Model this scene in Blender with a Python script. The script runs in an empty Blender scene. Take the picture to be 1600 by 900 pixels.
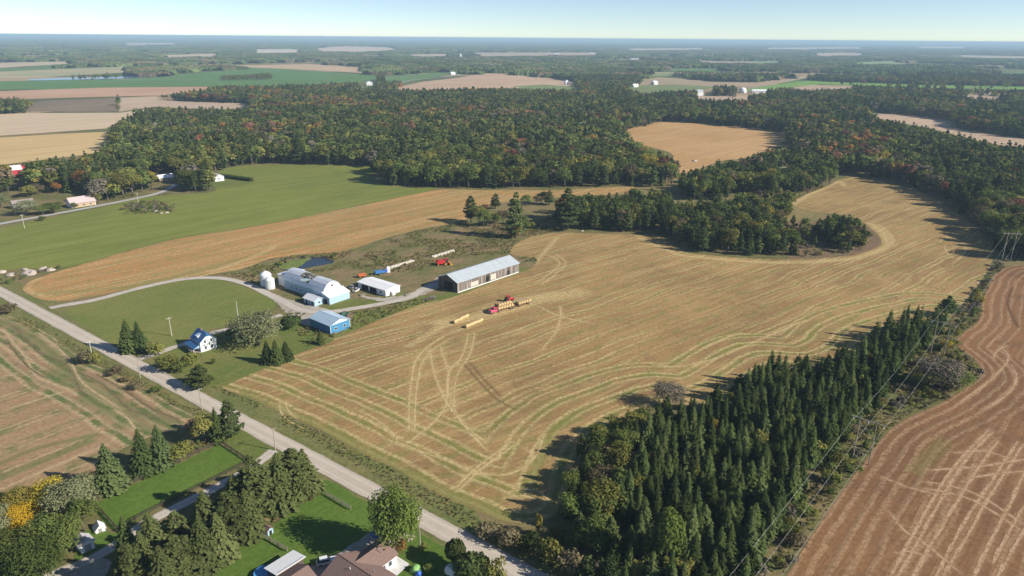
import bpy, bmesh, math, random
import numpy as np
from mathutils import Matrix, Vector
from mathutils.geometry import delaunay_2d_cdt

rng = np.random.default_rng(11)
random.seed(11)
SC = bpy.context.scene
COL = SC.collection
R = math.radians

# ------------------------------------------------------------------ camera
CAM_H = 120.0
FPX = 1100.0                      # focal length in photo pixels (1600 wide)
ROLL = math.atan(12.8 / 1600)
PITCH = math.atan((450 - 59.3) / FPX)
cam_data = bpy.data.cameras.new('camera')
cam = bpy.data.objects.new('camera', cam_data)
COL.objects.link(cam)
cam_data.sensor_width = 36.0
cam_data.lens = 36.0 * FPX / 1600
cam_data.clip_start = 0.5
cam_data.clip_end = 90000
right0 = Vector((1, 0, 0))
fwd = Vector((0, math.cos(PITCH), -math.sin(PITCH)))
up0 = Vector((0, math.sin(PITCH), math.cos(PITCH)))
_c, _s = math.cos(ROLL), math.sin(ROLL)
rgt = right0 * _c + up0 * _s
upv = up0 * _c - right0 * _s
cam.matrix_world = Matrix(((rgt.x, upv.x, -fwd.x, 0), (rgt.y, upv.y, -fwd.y, 0), (rgt.z, upv.z, -fwd.z, CAM_H), (0, 0, 0, 1)))
SC.camera = cam
RG, UP, FW = np.array(rgt), np.array(upv), np.array(fwd)


def P(px, py, z=0.0):
    """ground position (at height z) of a point seen in the survey photograph"""
    d = RG * ((px - 800) / FPX) + UP * (-(py - 450) / FPX) + FW
    t = (CAM_H - z) / -d[2]
    return np.array((d[0] * t, d[1] * t))


def PP(pts):
    return np.array([P(*p) for p in pts])


def proj(x, y, z):
    """numpy: world -> photo pixels"""
    v = np.stack([x, y, np.asarray(z) - CAM_H + 0 * x], -1)
    a, b, c = v @ RG, v @ UP, v @ FW
    c = np.where(c < 1, 1, c)
    return 800 + FPX * a / c, 450 - FPX * b / c


def H_of(bx, by, tx, ty):
    b = P(bx, by)
    d = RG * ((tx - 800) / FPX) + UP * (-(ty - 450) / FPX) + FW
    return CAM_H + math.hypot(*b) * d[2] / math.hypot(d[0], d[1])


# ------------------------------------------------------------------ sky, sun, exposure
SUN_EL = R(30)
SUN_AZ = math.atan2(0.952, -0.307)           # clockwise from +Y
world = bpy.data.worlds.new('World')
SC.world = world
world.use_nodes = True
wn = world.node_tree
wn.nodes.clear()
sky = wn.nodes.new('ShaderNodeTexSky')
sky.sky_type = 'NISHITA'
sky.sun_disc = False
sky.sun_elevation = SUN_EL
sky.sun_rotation = SUN_AZ
sky.altitude = 100
sky.air_density = 0.6
sky.dust_density = 0.0
sky.ozone_density = 1.8
bg = wn.nodes.new('ShaderNodeBackground')
bg.inputs[1].default_value = 0.088
wo = wn.nodes.new('ShaderNodeOutputWorld')
wn.links.new(sky.outputs[0], bg.inputs[0])
wn.links.new(bg.outputs[0], wo.inputs[0])

sun_data = bpy.data.lights.new('sun', 'SUN')
sun_data.energy = 5.0
sun_data.angle = R(0.53)
sun_data.color = (1.0, 0.92, 0.80)
sun = bpy.data.objects.new('sun', sun_data)
COL.objects.link(sun)
SUN_DIR = Vector((0.952 * math.cos(SUN_EL), -0.307 * math.cos(SUN_EL), math.sin(SUN_EL)))
sun.rotation_euler = SUN_DIR.to_track_quat('Z', 'Y').to_euler()
sun.location = (200, -100, 300)

SC.view_settings.view_transform = 'Standard'
SC.view_settings.look = 'None'
SC.view_settings.exposure = 0.55
SC.view_settings.gamma = 1.0
SC.view_settings.use_curve_mapping = False
SC.render.engine = 'CYCLES'
cy = SC.cycles
cy.max_bounces = 4
cy.diffuse_bounces = 2
cy.glossy_bounces = 2
cy.transmission_bounces = 2
cy.transparent_max_bounces = 4
cy.volume_bounces = 0
cy.use_denoising = True
cy.use_adaptive_sampling = True
cy.adaptive_threshold = 0.01


# ------------------------------------------------------------------ node helpers
def new_mat(name):
    m = bpy.data.materials.new(name)
    m.use_nodes = True
    nt = m.node_tree
    nt.nodes.clear()
    return m, nt


def nd(nt, t, ins=None, **props):
    n = nt.nodes.new(t)
    for k, v in props.items():
        setattr(n, k, v)
    for k, v in (ins or {}).items():
        s = n.inputs[k]
        if isinstance(v, bpy.types.NodeSocket):
            nt.links.new(v, s)
        else:
            s.default_value = (*v, 1.0) if (s.type == 'RGBA' and len(v) == 3) else v
    return n


def math_n(nt, op, a, b=0.0, c=None, clamp=False):
    ins = {0: a, 1: b}
    if c is not None:
        ins[2] = c
    return nd(nt, 'ShaderNodeMath', ins, operation=op, use_clamp=clamp).outputs[0]


def mix(nt, fac, a, b, blend='MIX'):
    n = nd(nt, 'ShaderNodeMix', data_type='RGBA', blend_type=blend)
    for s, v in ((n.inputs[0], fac), (n.inputs[6], a), (n.inputs[7], b)):
        if isinstance(v, bpy.types.NodeSocket):
            nt.links.new(v, s)
        else:
            s.default_value = (*v, 1.0) if isinstance(v, tuple) and len(v) == 3 else v
    return n.outputs[2]


def mrange(nt, v, a, b, c=0.0, d=1.0, smooth=True):
    n = nd(nt, 'ShaderNodeMapRange', {0: v, 1: a, 2: b, 3: c, 4: d}, interpolation_type='SMOOTHSTEP' if smooth else 'LINEAR')
    return n.outputs[0]


def noise(nt, vec, scale, detail=4.0, rough=0.6, dist=0.0):
    return nd(nt, 'ShaderNodeTexNoise', {'Vector': vec, 'Scale': scale, 'Detail': detail, 'Roughness': rough, 'Distortion': dist}).outputs[0]


def mapping(nt, vec, rot=0.0, scale=(1, 1, 1)):
    # rotates so that X runs along the direction rot, then scales
    m = nd(nt, 'ShaderNodeMapping', {'Vector': vec, 'Rotation': (0, 0, -rot)})
    m2 = nd(nt, 'ShaderNodeMapping', {'Vector': m.outputs[0], 'Scale': scale})
    return m2.outputs[0]


def finish(nt, col, rough=0.9, bump=None, bstr=0.3, bdist=0.1, spec=0.1, metal=0.0):
    b = nd(nt, 'ShaderNodeBsdfPrincipled', {'Base Color': col, 'Roughness': rough, 'Specular IOR Level': spec, 'Metallic': metal})
    if bump is not None:
        bn = nd(nt, 'ShaderNodeBump', {'Height': bump, 'Strength': bstr, 'Distance': bdist})
        nt.links.new(bn.outputs[0], b.inputs['Normal'])
    o = nd(nt, 'ShaderNodeOutputMaterial')
    nt.links.new(b.outputs[0], o.inputs[0])
    return b


def coords(nt, kind='Object'):
    return nd(nt, 'ShaderNodeTexCoord').outputs[kind]


def plain(name, col, rough=0.7, var=0.15, scale=1.0, metal=0.0, spec=0.2, streak=None, dirt=None):
    m, nt = new_mat(name)
    tc = coords(nt)
    n = noise(nt, tc, scale, 5)
    f = mrange(nt, n, 0.3, 0.7, 1 - var, 1 + var, False)
    c = nd(nt, 'ShaderNodeVectorMath', {0: tuple(col), 1: f}, operation='MULTIPLY')
    c = c.outputs[0]
    if streak:
        sv = nd(nt, 'ShaderNodeMapping', {'Vector': tc, 'Scale': streak[0]}).outputs[0]
        sn = noise(nt, sv, 1.0, 4)
        c = mix(nt, mrange(nt, sn, streak[2], streak[3]), c, tuple(streak[1]))
    if dirt:
        c = mix(nt, mrange(nt, noise(nt, tc, 0.6, 6, 0.7), 0.52, 0.72, 0, 0.7), c, tuple(dirt))
    finish(nt, c, rough, n, 0.15, 0.02, spec, metal)
    return m


# ------------------------------------------------------------------ object helpers
def tag(o, label=None, cat=None, group=None, kind=None):
    for k, v in (('label', label), ('category', cat), ('group', group), ('kind', kind)):
        if v:
            o[k] = v
    return o


def empty(name, loc, rz, label, cat, group=None):
    o = bpy.data.objects.new(name, None)
    COL.objects.link(o)
    o.location = loc
    o.rotation_euler = (0, 0, rz)
    o.empty_display_size = 0.5
    return tag(o, label, cat, group)


class MB:
    def __init__(self):
        self.v, self.f = [], []

    def add(self, verts, faces):
        k = len(self.v)
        self.v += [tuple(map(float, p)) for p in verts]
        self.f += [tuple(i + k for i in f) for f in faces]
        return self

    def box(self, x0, x1, y0, y1, z0, z1):
        return self.add([(x0, y0, z0), (x1, y0, z0), (x1, y1, z0), (x0, y1, z0), (x0, y0, z1), (x1, y0, z1), (x1, y1, z1), (x0, y1, z1)],
                        [(0, 3, 2, 1), (4, 5, 6, 7), (0, 1, 5, 4), (1, 2, 6, 5), (2, 3, 7, 6), (3, 0, 4, 7)])

    def slab(self, quad, t):
        """thick panel: quad of 4 points, thickened along its normal"""
        q = [np.array(p, float) for p in quad]
        n = np.cross(q[1] - q[0], q[3] - q[0])
        n = n / np.linalg.norm(n) * t
        if n[2] < 0:
            n = -n
        return self.add([*q, *[p + n for p in q]], [(3, 2, 1, 0), (4, 5, 6, 7), (0, 1, 5, 4), (1, 2, 6, 5), (2, 3, 7, 6), (3, 0, 4, 7)])

    def prism(self, prof, x0, x1, axis='x'):
        """profile of (a, z) extruded along an axis"""
        n = len(prof)
        def pt(a, z, t):
            return (t, a, z) if axis == 'x' else (a, t, z)
        vs = [pt(a, z, x0) for a, z in prof] + [pt(a, z, x1) for a, z in prof]
        fs = [tuple(range(n)), tuple(range(2 * n - 1, n - 1, -1))]
        fs += [(i, i + n, (i + 1) % n + n, (i + 1) % n) for i in range(n)]
        return self.add(vs, fs)

    def tube(self, p, q, r0, r1=None, n=8, caps=True):
        p, q = np.array(p, float), np.array(q, float)
        r1 = r0 if r1 is None else r1
        d = (q - p) / np.linalg.norm(q - p)
        a = np.cross(d, (0, 0, 1) if abs(d[2]) < 0.9 else (1, 0, 0))
        a /= np.linalg.norm(a)
        b = np.cross(d, a)
        vs, fs = [], []
        for c, r in ((p, r0), (q, r1)):
            for i in range(n):
                t = 2 * math.pi * i / n
                vs.append(c + r * (a * math.cos(t) + b * math.sin(t)))
        fs += [(i, (i + 1) % n, (i + 1) % n + n, i + n) for i in range(n)]
        if caps:
            fs += [tuple(range(n - 1, -1, -1)), tuple(range(n, 2 * n))]
        return self.add(vs, fs)

    def lathe(self, prof, cx=0, cy=0, n=20):
        vs, fs = [], []
        for r, z in prof:
            for i in range(n):
                t = 2 * math.pi * i / n
                vs.append((cx + r * math.cos(t), cy + r * math.sin(t), z))
        for k in range(len(prof) - 1):
            fs += [(k * n + i, k * n + (i + 1) % n, (k + 1) * n + (i + 1) % n, (k + 1) * n + i) for i in range(n)]
        return self.add(vs, fs)

    def mesh(self, name, smooth=False):
        me = bpy.data.meshes.new(name)
        me.from_pydata(self.v, [], self.f)
        bm = bmesh.new()
        bm.from_mesh(me)
        bmesh.ops.recalc_face_normals(bm, faces=bm.faces)
        bm.to_mesh(me)
        bm.free()
        if smooth:
            me.shade_smooth()
        return me

    def obj(self, name, mat, parent=None, smooth=False):
        me = self.mesh(name, smooth)
        me.materials.append(mat)
        o = bpy.data.objects.new(name, me)
        COL.objects.link(o)
        if parent is not None:
            o.parent = parent
        return o


# ------------------------------------------------------------------ polygon tools
def pip(px, py, poly):
    poly = np.asarray(poly, float)
    inside = np.zeros(px.shape, bool)
    j = len(poly) - 1
    for i in range(len(poly)):
        xi, yi = poly[i]
        xj, yj = poly[j]
        c = ((yi > py) != (yj > py))
        if yi != yj:
            c &= (px < (xj - xi) * (py - yi) / (yj - yi) + xi)
        inside ^= c
        j = i
    return inside


def smooth_poly(pts, step, closed=True):
    """Catmull-Rom through the points, resampled"""
    pts = np.asarray(pts, float)
    n = len(pts)
    out = []
    for i in range(n if closed else n - 1):
        p0 = pts[(i - 1) % n] if closed else pts[max(i - 1, 0)]
        p1 = pts[i]
        p2 = pts[(i + 1) % n] if closed else pts[i + 1]
        p3 = pts[(i + 2) % n] if closed else pts[min(i + 2, n - 1)]
        L = np.linalg.norm(p2 - p1)
        k = max(1, int(L / step))
        # tension lowered where neighbouring spans are very uneven
        m1, m2 = (p2 - p0) * 0.5, (p3 - p1) * 0.5
        for m in (m1, m2):
            l = np.linalg.norm(m)
            if l > L:
                m *= L / l
        for t in np.arange(k) / k:
            t2, t3 = t * t, t * t * t
            out.append((2 * t3 - 3 * t2 + 1) * p1 + (t3 - 2 * t2 + t) * m1 + (-2 * t3 + 3 * t2) * p2 + (t3 - t2) * m2)
    if not closed:
        out.append(pts[-1])
    return np.array(out)


def seg_dist(X, Y, line):
    d = np.full(X.shape, 1e9)
    for a, b in zip(line[:-1], line[1:]):
        ab = b - a
        L2 = ab @ ab
        if L2 < 1e-9:
            continue
        t = np.clip(((X - a[0]) * ab[0] + (Y - a[1]) * ab[1]) / L2, 0, 1)
        d = np.minimum(d, (X - a[0] - t * ab[0]) ** 2 + (Y - a[1] - t * ab[1]) ** 2)
    return np.sqrt(d)


def ground_patch(name, poly, mat, z, res=4.0, rot=0.0, step=None, edges=None, tracks=(), world_pts=False, straight=False, jitter=0.25, relief=0.0):
    """a field laid as one sheet: outline in photo pixels, filled with a grid that follows the rows.
    edges: polylines; the distance to them is kept in 'edge'.  tracks: (polyline, width, channel, strength)"""
    w = np.asarray(poly, float) if world_pts else PP(poly)
    if straight:
        ring = np.concatenate([a + (b - a) * np.linspace(0, 1, max(2, int(np.linalg.norm(b - a) / (step or res))), endpoint=False)[:, None] for a, b in zip(w, np.roll(w, -1, 0))])
    else:
        ring = smooth_poly(w, step or res)
    ring = ring + rng.normal(0, jitter, ring.shape) * min(1, res / 3)
    c, s = math.cos(rot), math.sin(rot)
    rr = np.stack([ring[:, 0] * c + ring[:, 1] * s, -ring[:, 0] * s + ring[:, 1] * c], 1)
    x0, y0 = rr.min(0)
    x1, y1 = rr.max(0)
    gx, gy = np.meshgrid(np.arange(x0, x1, res), np.arange(y0, y1, res))
    gx, gy = gx.ravel(), gy.ravel()
    m = pip(gx, gy, rr)
    gx, gy = gx[m], gy[m]
    if len(gx):
        dd = seg_dist(gx, gy, np.vstack([rr, rr[:1]]))
        m = dd > res * 0.6
        gx, gy = gx[m], gy[m]
    n = len(rr)
    vs = [Vector(p) for p in rr] + [Vector(p) for p in zip(gx, gy)]
    ov, oe, of, *_ = delaunay_2d_cdt(vs, [(i, (i + 1) % n) for i in range(n)], [], 1, 1e-5)
    V = np.array([(v.x, v.y) for v in ov])
    W = np.stack([V[:, 0] * c - V[:, 1] * s, V[:, 0] * s + V[:, 1] * c], 1)
    me = bpy.data.meshes.new(name)
    me.from_pydata(np.column_stack([W, np.full(len(W), z)]).tolist(), [], [tuple(f) for f in of])
    # faces must look up
    if len(me.polygons) and me.polygons[0].normal.z < 0:
        me.flip_normals()
    if edges:
        d = np.full(len(W), 1e9)
        for e in edges:
            d = np.minimum(d, seg_dist(W[:, 0], W[:, 1], smooth_poly(PP(e), 3, False)))
        a = me.attributes.new('edge', 'FLOAT', 'POINT')
        a.data.foreach_set('value', d.astype(np.float32))
    if tracks:
        ch = np.zeros((len(W), 4), np.float32)
        ch[:, 3] = 1
        for line, wid, k, st in tracks:
            L = smooth_poly(PP(line), 3, False)
            lo, hi = L.min(0) - wid * 2, L.max(0) + wid * 2
            idx = np.where((W[:, 0] > lo[0]) & (W[:, 0] < hi[0]) & (W[:, 1] > lo[1]) & (W[:, 1] < hi[1]))[0]
            if not len(idx):
                continue
            d = seg_dist(W[idx, 0], W[idx, 1], L)
            v = np.clip(1.4 - d / (wid * 0.5) * 0.9, 0, 1) * st
            ch[idx, k] = np.maximum(ch[idx, k], v)
        a = me.color_attributes.new('paint', 'FLOAT_COLOR', 'POINT')
        a.data.foreach_set('color', ch.ravel())
    me.materials.append(mat)
    o = bpy.data.objects.new(name, me)
    COL.objects.link(o)
    return tag(o, kind='structure')


def ribbon(name, line, width, mat, z, step=4.0, world_pts=False, wob=0.15):
    L = smooth_poly(line if world_pts else PP(line), step, False)
    t = np.gradient(L, axis=0)
    t /= np.linalg.norm(t, axis=1)[:, None]
    nrm = np.stack([-t[:, 1], t[:, 0]], 1)
    prof = (-0.5, -0.42, -0.25, 0.0, 0.25, 0.42, 0.5)
    vs, fs, ac = [], [], []
    for i, p in enumerate(L):
        for a in prof:
            e = rng.normal(0, wob) if abs(a) == 0.5 else 0
            q = p + nrm[i] * (a * width + e)
            vs.append((q[0], q[1], z + 0.08 * (0.25 - a * a)))
            ac.append(abs(a) * 2)
    k = len(prof)
    for i in range(len(L) - 1):
        for j in range(k - 1):
            fs.append((i * k + j, i * k + k + j, i * k + k + j + 1, i * k + j + 1))
    me = bpy.data.meshes.new(name)
    me.from_pydata(vs, [], fs)
    if me.polygons[0].normal.z < 0:
        me.flip_normals()
    a = me.attributes.new('across', 'FLOAT', 'POINT')
    a.data.foreach_set('value', np.array(ac, np.float32))
    me.materials.append(mat)
    o = bpy.data.objects.new(name, me)
    COL.objects.link(o)
    return tag(o, kind='structure')


def attr(nt, name, out='Fac'):
    return nd(nt, 'ShaderNodeAttribute', attribute_name=name).outputs[out]


def pulse(nt, d, period, width, wob=None, amp=0.0, twin=0.0):
    """1 on narrow bands repeating every period of the distance d"""
    if wob is not None:
        d = math_n(nt, 'ADD', d, math_n(nt, 'MULTIPLY', wob, amp))
    f = math_n(nt, 'ABSOLUTE', math_n(nt, 'SUBTRACT', math_n(nt, 'FRACT', math_n(nt, 'DIVIDE', d, period)), 0.5))
    if twin:
        f = math_n(nt, 'ABSOLUTE', math_n(nt, 'SUBTRACT', f, twin / period))
    return mrange(nt, f, 0.25 * width / period, 0.75 * width / period, 1.0, 0.0)


def field_mat(name, c1, c2, c3, rot, straw=None, green=None, dark=(0.09, 0.065, 0.04), period=0.0, edge=None, edge_green=0.0,
              big=0.012, streak=0.5, streaks=(0.02, 0.6), paint=False, grain=0.35, rowamt=0.7, broad=0.0, moist=0.0):
    m, nt = new_mat(name)
    tc = coords(nt)
    n1 = noise(nt, tc, big, 6, 0.62, 0.6)
    rowv = mapping(nt, tc, rot, (streaks[0], streaks[1], 1))
    n2 = noise(nt, rowv, 1.0, 6, 0.7)
    n3 = noise(nt, tc, 0.7, 6, 0.75)
    n4 = noise(nt, tc, 0.13, 5, 0.65)
    col = mix(nt, mrange(nt, n1, 0.36, 0.64), tuple(c1), tuple(c2))
    col = mix(nt, mrange(nt, n2, 0.42, 0.66, 0, streak), col, tuple(c3))
    brk = mrange(nt, n3, 0.3, 0.62, 0.15, 1.0)
    along = mapping(nt, tc, rot, (1, 1, 1))
    sep = nd(nt, 'ShaderNodeSeparateXYZ', {0: along})
    far = None
    if edge:
        e = attr(nt, 'edge')
        far = mrange(nt, e, edge[1] - 1.0, edge[1] + 1.5)
    if period and straw:
        wv = noise(nt, tc, 0.018, 2)
        p = pulse(nt, sep.outputs[1], period, 1.3, wv, 14.0, twin=1.3)
        amp = mrange(nt, noise(nt, mapping(nt, tc, rot, (0.006, 0.09, 1)), 1.0, 2), 0.38, 0.6)
        p = math_n(nt, 'MULTIPLY', math_n(nt, 'MULTIPLY', p, brk), math_n(nt, 'MULTIPLY', amp, rowamt))
        if far is not None:
            p = math_n(nt, 'MULTIPLY', p, far)
        if green and broad:
            g = pulse(nt, sep.outputs[1], period, period * 0.45, wv, 14.0)
            g = math_n(nt, 'MULTIPLY', math_n(nt, 'MULTIPLY', g, broad), mrange(nt, n4, 0.4, 0.62))
            col = mix(nt, g, col, tuple(green))
        col = mix(nt, p, col, tuple(straw))
    if edge:
        near = math_n(nt, 'SUBTRACT', 1.0, far)
        wv2 = noise(nt, tc, 0.05, 2)
        if green:
            g = pulse(nt, e, edge[0], edge[0] * 0.5, wv2, 3.0)
            g = math_n(nt, 'MULTIPLY', math_n(nt, 'MULTIPLY', g, near), math_n(nt, 'MULTIPLY', edge_green, mrange(nt, n4, 0.36, 0.58)))
            col = mix(nt, g, col, tuple(green))
        p = pulse(nt, e, edge[0], 1.5, wv2, 3.0, twin=1.7)
        p = math_n(nt, 'MULTIPLY', math_n(nt, 'MULTIPLY', p, near), math_n(nt, 'MULTIPLY', brk, rowamt * 1.1))
        col = mix(nt, p, col, tuple(straw))
        p = pulse(nt, math_n(nt, 'ADD', e, 2.2), edge[0], 1.1, wv2, 3.0)
        p = math_n(nt, 'MULTIPLY', math_n(nt, 'MULTIPLY', p, near), math_n(nt, 'MULTIPLY', brk, 0.35))
        col = mix(nt, p, col, tuple(dark))
    if moist:
        w = mrange(nt, noise(nt, tc, 0.035, 6, 0.7, 1.0), 0.5, 0.68, 0, moist)
        col = mix(nt, w, col, tuple(dark))
    if paint:
        pa = nd(nt, 'ShaderNodeSeparateColor', {0: attr(nt, 'paint', 'Color')})
        for k, cc in ((1, green), (2, dark), (0, straw)):
            if cc:
                f = math_n(nt, 'MULTIPLY', pa.outputs[k], mrange(nt, n3, 0.28, 0.6, 0.35, 1.0))
                col = mix(nt, f, col, tuple(cc))
    val = mrange(nt, n3, 0.25, 0.75, 1 - grain, 1 + grain, False)
    col = nd(nt, 'ShaderNodeVectorMath', {0: col, 1: val}, operation='MULTIPLY').outputs[0]
    hgt = math_n(nt, 'ADD', n3, n2)
    finish(nt, col, 0.95, hgt, 0.6, 0.25, 0.05)
    return m

# ------------------------------------------------------------------ ground
ROWS = R(50)
ROADDIR = R(-36.7)


def ground_material():
    m, nt = new_mat('rough_land')
    tc = coords(nt)
    vv = mapping(nt, tc, R(50), (1 / 420, 1 / 260, 1))
    vo = nd(nt, 'ShaderNodeTexVoronoi', {'Vector': vv, 'Scale': 1.0, 'Randomness': 0.8}, feature='F1')
    pick = nd(nt, 'ShaderNodeSeparateColor', {0: vo.outputs['Color']})
    r = nd(nt, 'ShaderNodeValToRGB', {0: pick.outputs[0]})
    cr = r.color_ramp
    cr.interpolation = 'CONSTANT'
    cr.elements[0].color = (0.10, 0.115, 0.05, 1)
    cr.elements[1].position = 0.35
    cr.elements[1].color = (0.30, 0.23, 0.13, 1)
    for p, c in ((0.55, (0.13, 0.15, 0.06, 1)), (0.72, (0.36, 0.28, 0.17, 1)), (0.85, (0.11, 0.19, 0.06, 1))):
        e = cr.elements.new(p)
        e.color = c
    geo = nd(nt, 'ShaderNodeVectorMath', {0: tc}, operation='LENGTH').outputs['Value']
    n1 = noise(nt, tc, 0.03, 6, 0.65)
    n3 = noise(nt, tc, 0.6, 6, 0.75)
    nearc = mix(nt, mrange(nt, n1, 0.38, 0.6), (0.13, 0.135, 0.05), (0.22, 0.175, 0.085))
    nearc = mix(nt, mrange(nt, n3, 0.5, 0.7, 0, 0.6), nearc, (0.09, 0.08, 0.04))
    col = mix(nt, mrange(nt, geo, 900, 1500), nearc, r.outputs[0])
    val = mrange(nt, n3, 0.25, 0.75, 0.7, 1.3, False)
    col = nd(nt, 'ShaderNodeVectorMath', {0: col, 1: val}, operation='MULTIPLY').outputs[0]
    finish(nt, col, 0.95, n3, 0.8, 0.4, 0.05)
    return m


g = MB()
xs = [-34000, -12000, -5000, -2000, -900, 0, 900, 2000, 5000, 12000, 34000]
ys = [-1500, -300, 300, 900, 2500, 6000, 14000, 40000]
for y in ys:
    for x in xs:
        g.v.append((x, y, 0.0))
for j in range(len(ys) - 1):
    for i in range(len(xs) - 1):
        a = j * len(xs) + i
        g.f.append((a, a + 1, a + 1 + len(xs), a + len(xs)))
tag(g.obj('ground', ground_material()), kind='structure')

STRAW = (0.54, 0.42, 0.205)


def track_strips(name, lines, mat, z, width=0.7):
    """wheel marks pressed into the stubble: thin strips lying on the field"""
    mb = MB()
    for q, ln in enumerate(lines):
        zz = z + 0.0025 * q
        L = smooth_poly(PP(ln), 1.6, False)
        t = np.gradient(L, axis=0)
        t /= np.maximum(np.linalg.norm(t, axis=1), 1e-6)[:, None]
        n = np.stack([-t[:, 1], t[:, 0]], 1)
        wob = np.cumsum(rng.normal(0, 0.05, len(L)))
        L = L + n * (wob - np.linspace(0, wob[-1], len(L)))[:, None]
        k = len(mb.v)
        for i, p in enumerate(L):
            w = width * rng.uniform(0.25, 0.62) * min(1, 0.3 + i * 0.2, 0.3 + (len(L) - 1 - i) * 0.2)
            mb.v += [(*(p - n[i] * w), zz), (*(p + n[i] * w), zz)]
        mb.f += [(k + 2 * i, k + 2 * i + 2, k + 2 * i + 3, k + 2 * i + 1) for i in range(len(L) - 1)]
    o = mb.obj(name, mat)
    return tag(o, kind='structure')


def strip_mat(name, col, base):
    m, nt = new_mat(name)
    tc = coords(nt)
    n = noise(nt, tc, 0.8, 6, 0.75)
    c = mix(nt, mrange(nt, n, 0.34, 0.60), tuple(base), tuple(col))
    finish(nt, c, 0.95, n, 0.5, 0.1, 0.05)
    return m

OPEN = []           # outlines (photo pixels) of land that is seen open: trees keep their crowns out of it

# ---- the big stubble field
MAIN_EDGE_BOTTOM = [(330, 604), (390, 622), (440, 645), (500, 672), (560, 705), (620, 735), (690, 775), (740, 795), (790, 815), (840, 815)]
MAIN_EDGE_WOOD = [(840, 815), (862, 808), (880, 785), (890, 750), (900, 715), (920, 685), (945, 665), (985, 648), (1015, 636), (1042, 628),
                  (1075, 634), (1110, 632), (1150, 616), (1185, 590), (1215, 572), (1250, 574), (1300, 572), (1340, 555), (1362, 530), (1405, 512), (1445, 502), (1484, 492)]
MAIN_EDGE_ISLAND = [(838, 405), (800, 398), (802, 385), (830, 370), (870, 364), (930, 365), (1000, 367), (1030, 367), (1048, 381), (1065, 393), (1120, 400), (1200, 405),
                    (1270, 404), (1335, 398), (1374, 384), (1374, 370), (1354, 352), (1330, 338), (1290, 333), (1255, 328), (1236, 317), (1262, 303), (1295, 290), (1312, 281)]
MAIN_EDGE_FOREST = [(1312, 279), (1345, 277), (1400, 288), (1450, 305), (1490, 330), (1520, 352), (1548, 380), (1552, 402)]
MAIN = [(345, 603), (380, 588), (430, 566), (480, 544), (520, 530), (560, 514), (610, 493), (660, 475), (710, 464), (770, 441), (825, 421)] \
    + MAIN_EDGE_ISLAND + MAIN_EDGE_FOREST[1:] + [(1535, 435), (1512, 465), (1484, 492)] + MAIN_EDGE_WOOD[::-1][1:] + MAIN_EDGE_BOTTOM[::-1][1:-1]
MAIN_SEEN = [(345, 603), (480, 544), (610, 493), (710, 464), (825, 421)] + MAIN_EDGE_ISLAND + MAIN_EDGE_FOREST + \
    [(1535, 435), (1512, 465), (1484, 470), (1440, 473), (1385, 480), (1362, 494), (1345, 512), (1312, 545), (1270, 549), (1235, 549), (1200, 553), (1172, 572),
     (1142, 594), (1105, 609), (1075, 620), (1020, 625), (985, 640), (925, 662), (905, 685), (888, 750), (878, 785), (862, 806), (835, 818)] + MAIN_EDGE_BOTTOM[::-1]
mt = field_mat('stubble', (0.34, 0.22, 0.093), (0.245, 0.156, 0.068), (0.435, 0.315, 0.148), ROWS * 0.81, straw=STRAW, green=(0.185, 0.19, 0.055),
               dark=(0.13, 0.085, 0.045), period=8.6, edge=(9.0, 32.0), edge_green=0.8, streak=0.55, streaks=(0.025, 0.5), paint=True, broad=0.55, rowamt=0.62, moist=0.3)
TR_MAIN, THIN, THIN_D = [], [], []
for ln in ([(639, 672), (640, 625), (647, 570), (665, 545), (700, 522), (732, 511)], [(648, 674), (649, 625), (657, 575), (675, 548), (708, 527)],
           [(670, 545), (682, 590), (697, 625), (730, 670), (762, 705)], [(688, 540), (700, 580), (700, 610), (710, 640), (733, 670), (760, 690)],
           [(732, 522), (722, 557), (702, 582), (698, 632), (675, 662), (640, 690)], [(742, 520), (733, 555), (712, 590), (708, 640)],
           [(875, 478), (876, 495), (868, 520), (852, 540), (846, 547)], [(800, 468), (838, 478), (876, 495), (925, 505)],
           [(838, 442), (862, 426), (875, 411), (860, 400), (842, 398)], [(845, 445), (870, 427), (884, 410), (868, 397)],
           [(710, 764), (745, 730), (800, 690)], [(716, 768), (752, 734), (806, 694)], [(620, 690), (700, 720), (780, 742), (830, 720), (850, 680)],
           [(560, 640), (600, 665), (620, 690), (600, 700)], [(437, 630), (440, 645), (455, 660), (480, 672)], [(446, 627), (450, 642), (465, 656)],
           [(820, 700), (832, 712), (828, 725), (818, 722)], [(790, 770), (820, 765), (845, 770), (862, 790)], [(785, 780), (820, 775), (850, 785)],
           [(1100, 545), (1125, 532), (1160, 520)], [(1020, 570), (1060, 573), (1120, 560), (1190, 530), (1260, 500)],
           [(1476, 384), (1480, 396), (1495, 405), (1510, 390), (1500, 378)]):
    TR_MAIN.append((ln, 1.6, 0, 0.35))
    THIN.append(ln)
for ln in ([(725, 568), (750, 597), (775, 622), (805, 640)], [(733, 566), (758, 594), (783, 619)]):
    TR_MAIN.append((ln, 1.6, 2, 0.35))
    THIN_D.append(ln)
for ln, w in (([(770, 486), (830, 470), (900, 458)], 12.0), ([(690, 505), (760, 492), (820, 478)], 7.0), ([(640, 540), (690, 512), (735, 500)], 3.5),
              ([(835, 412), (870, 372)], 3.0), ([(1236, 322), (1260, 306), (1312, 284), (1318, 290)], 5.0), ([(1090, 402), (1200, 410), (1290, 408), (1345, 401), (1385, 384), (1380, 365), (1362, 350)], 4.5),
              ([(1395, 384), (1392, 368), (1375, 352)], 2.0), ([(1000, 372), (1060, 398), (1090, 402)], 3.5)):
    TR_MAIN.append((ln, w, 0, 0.62))
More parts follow.
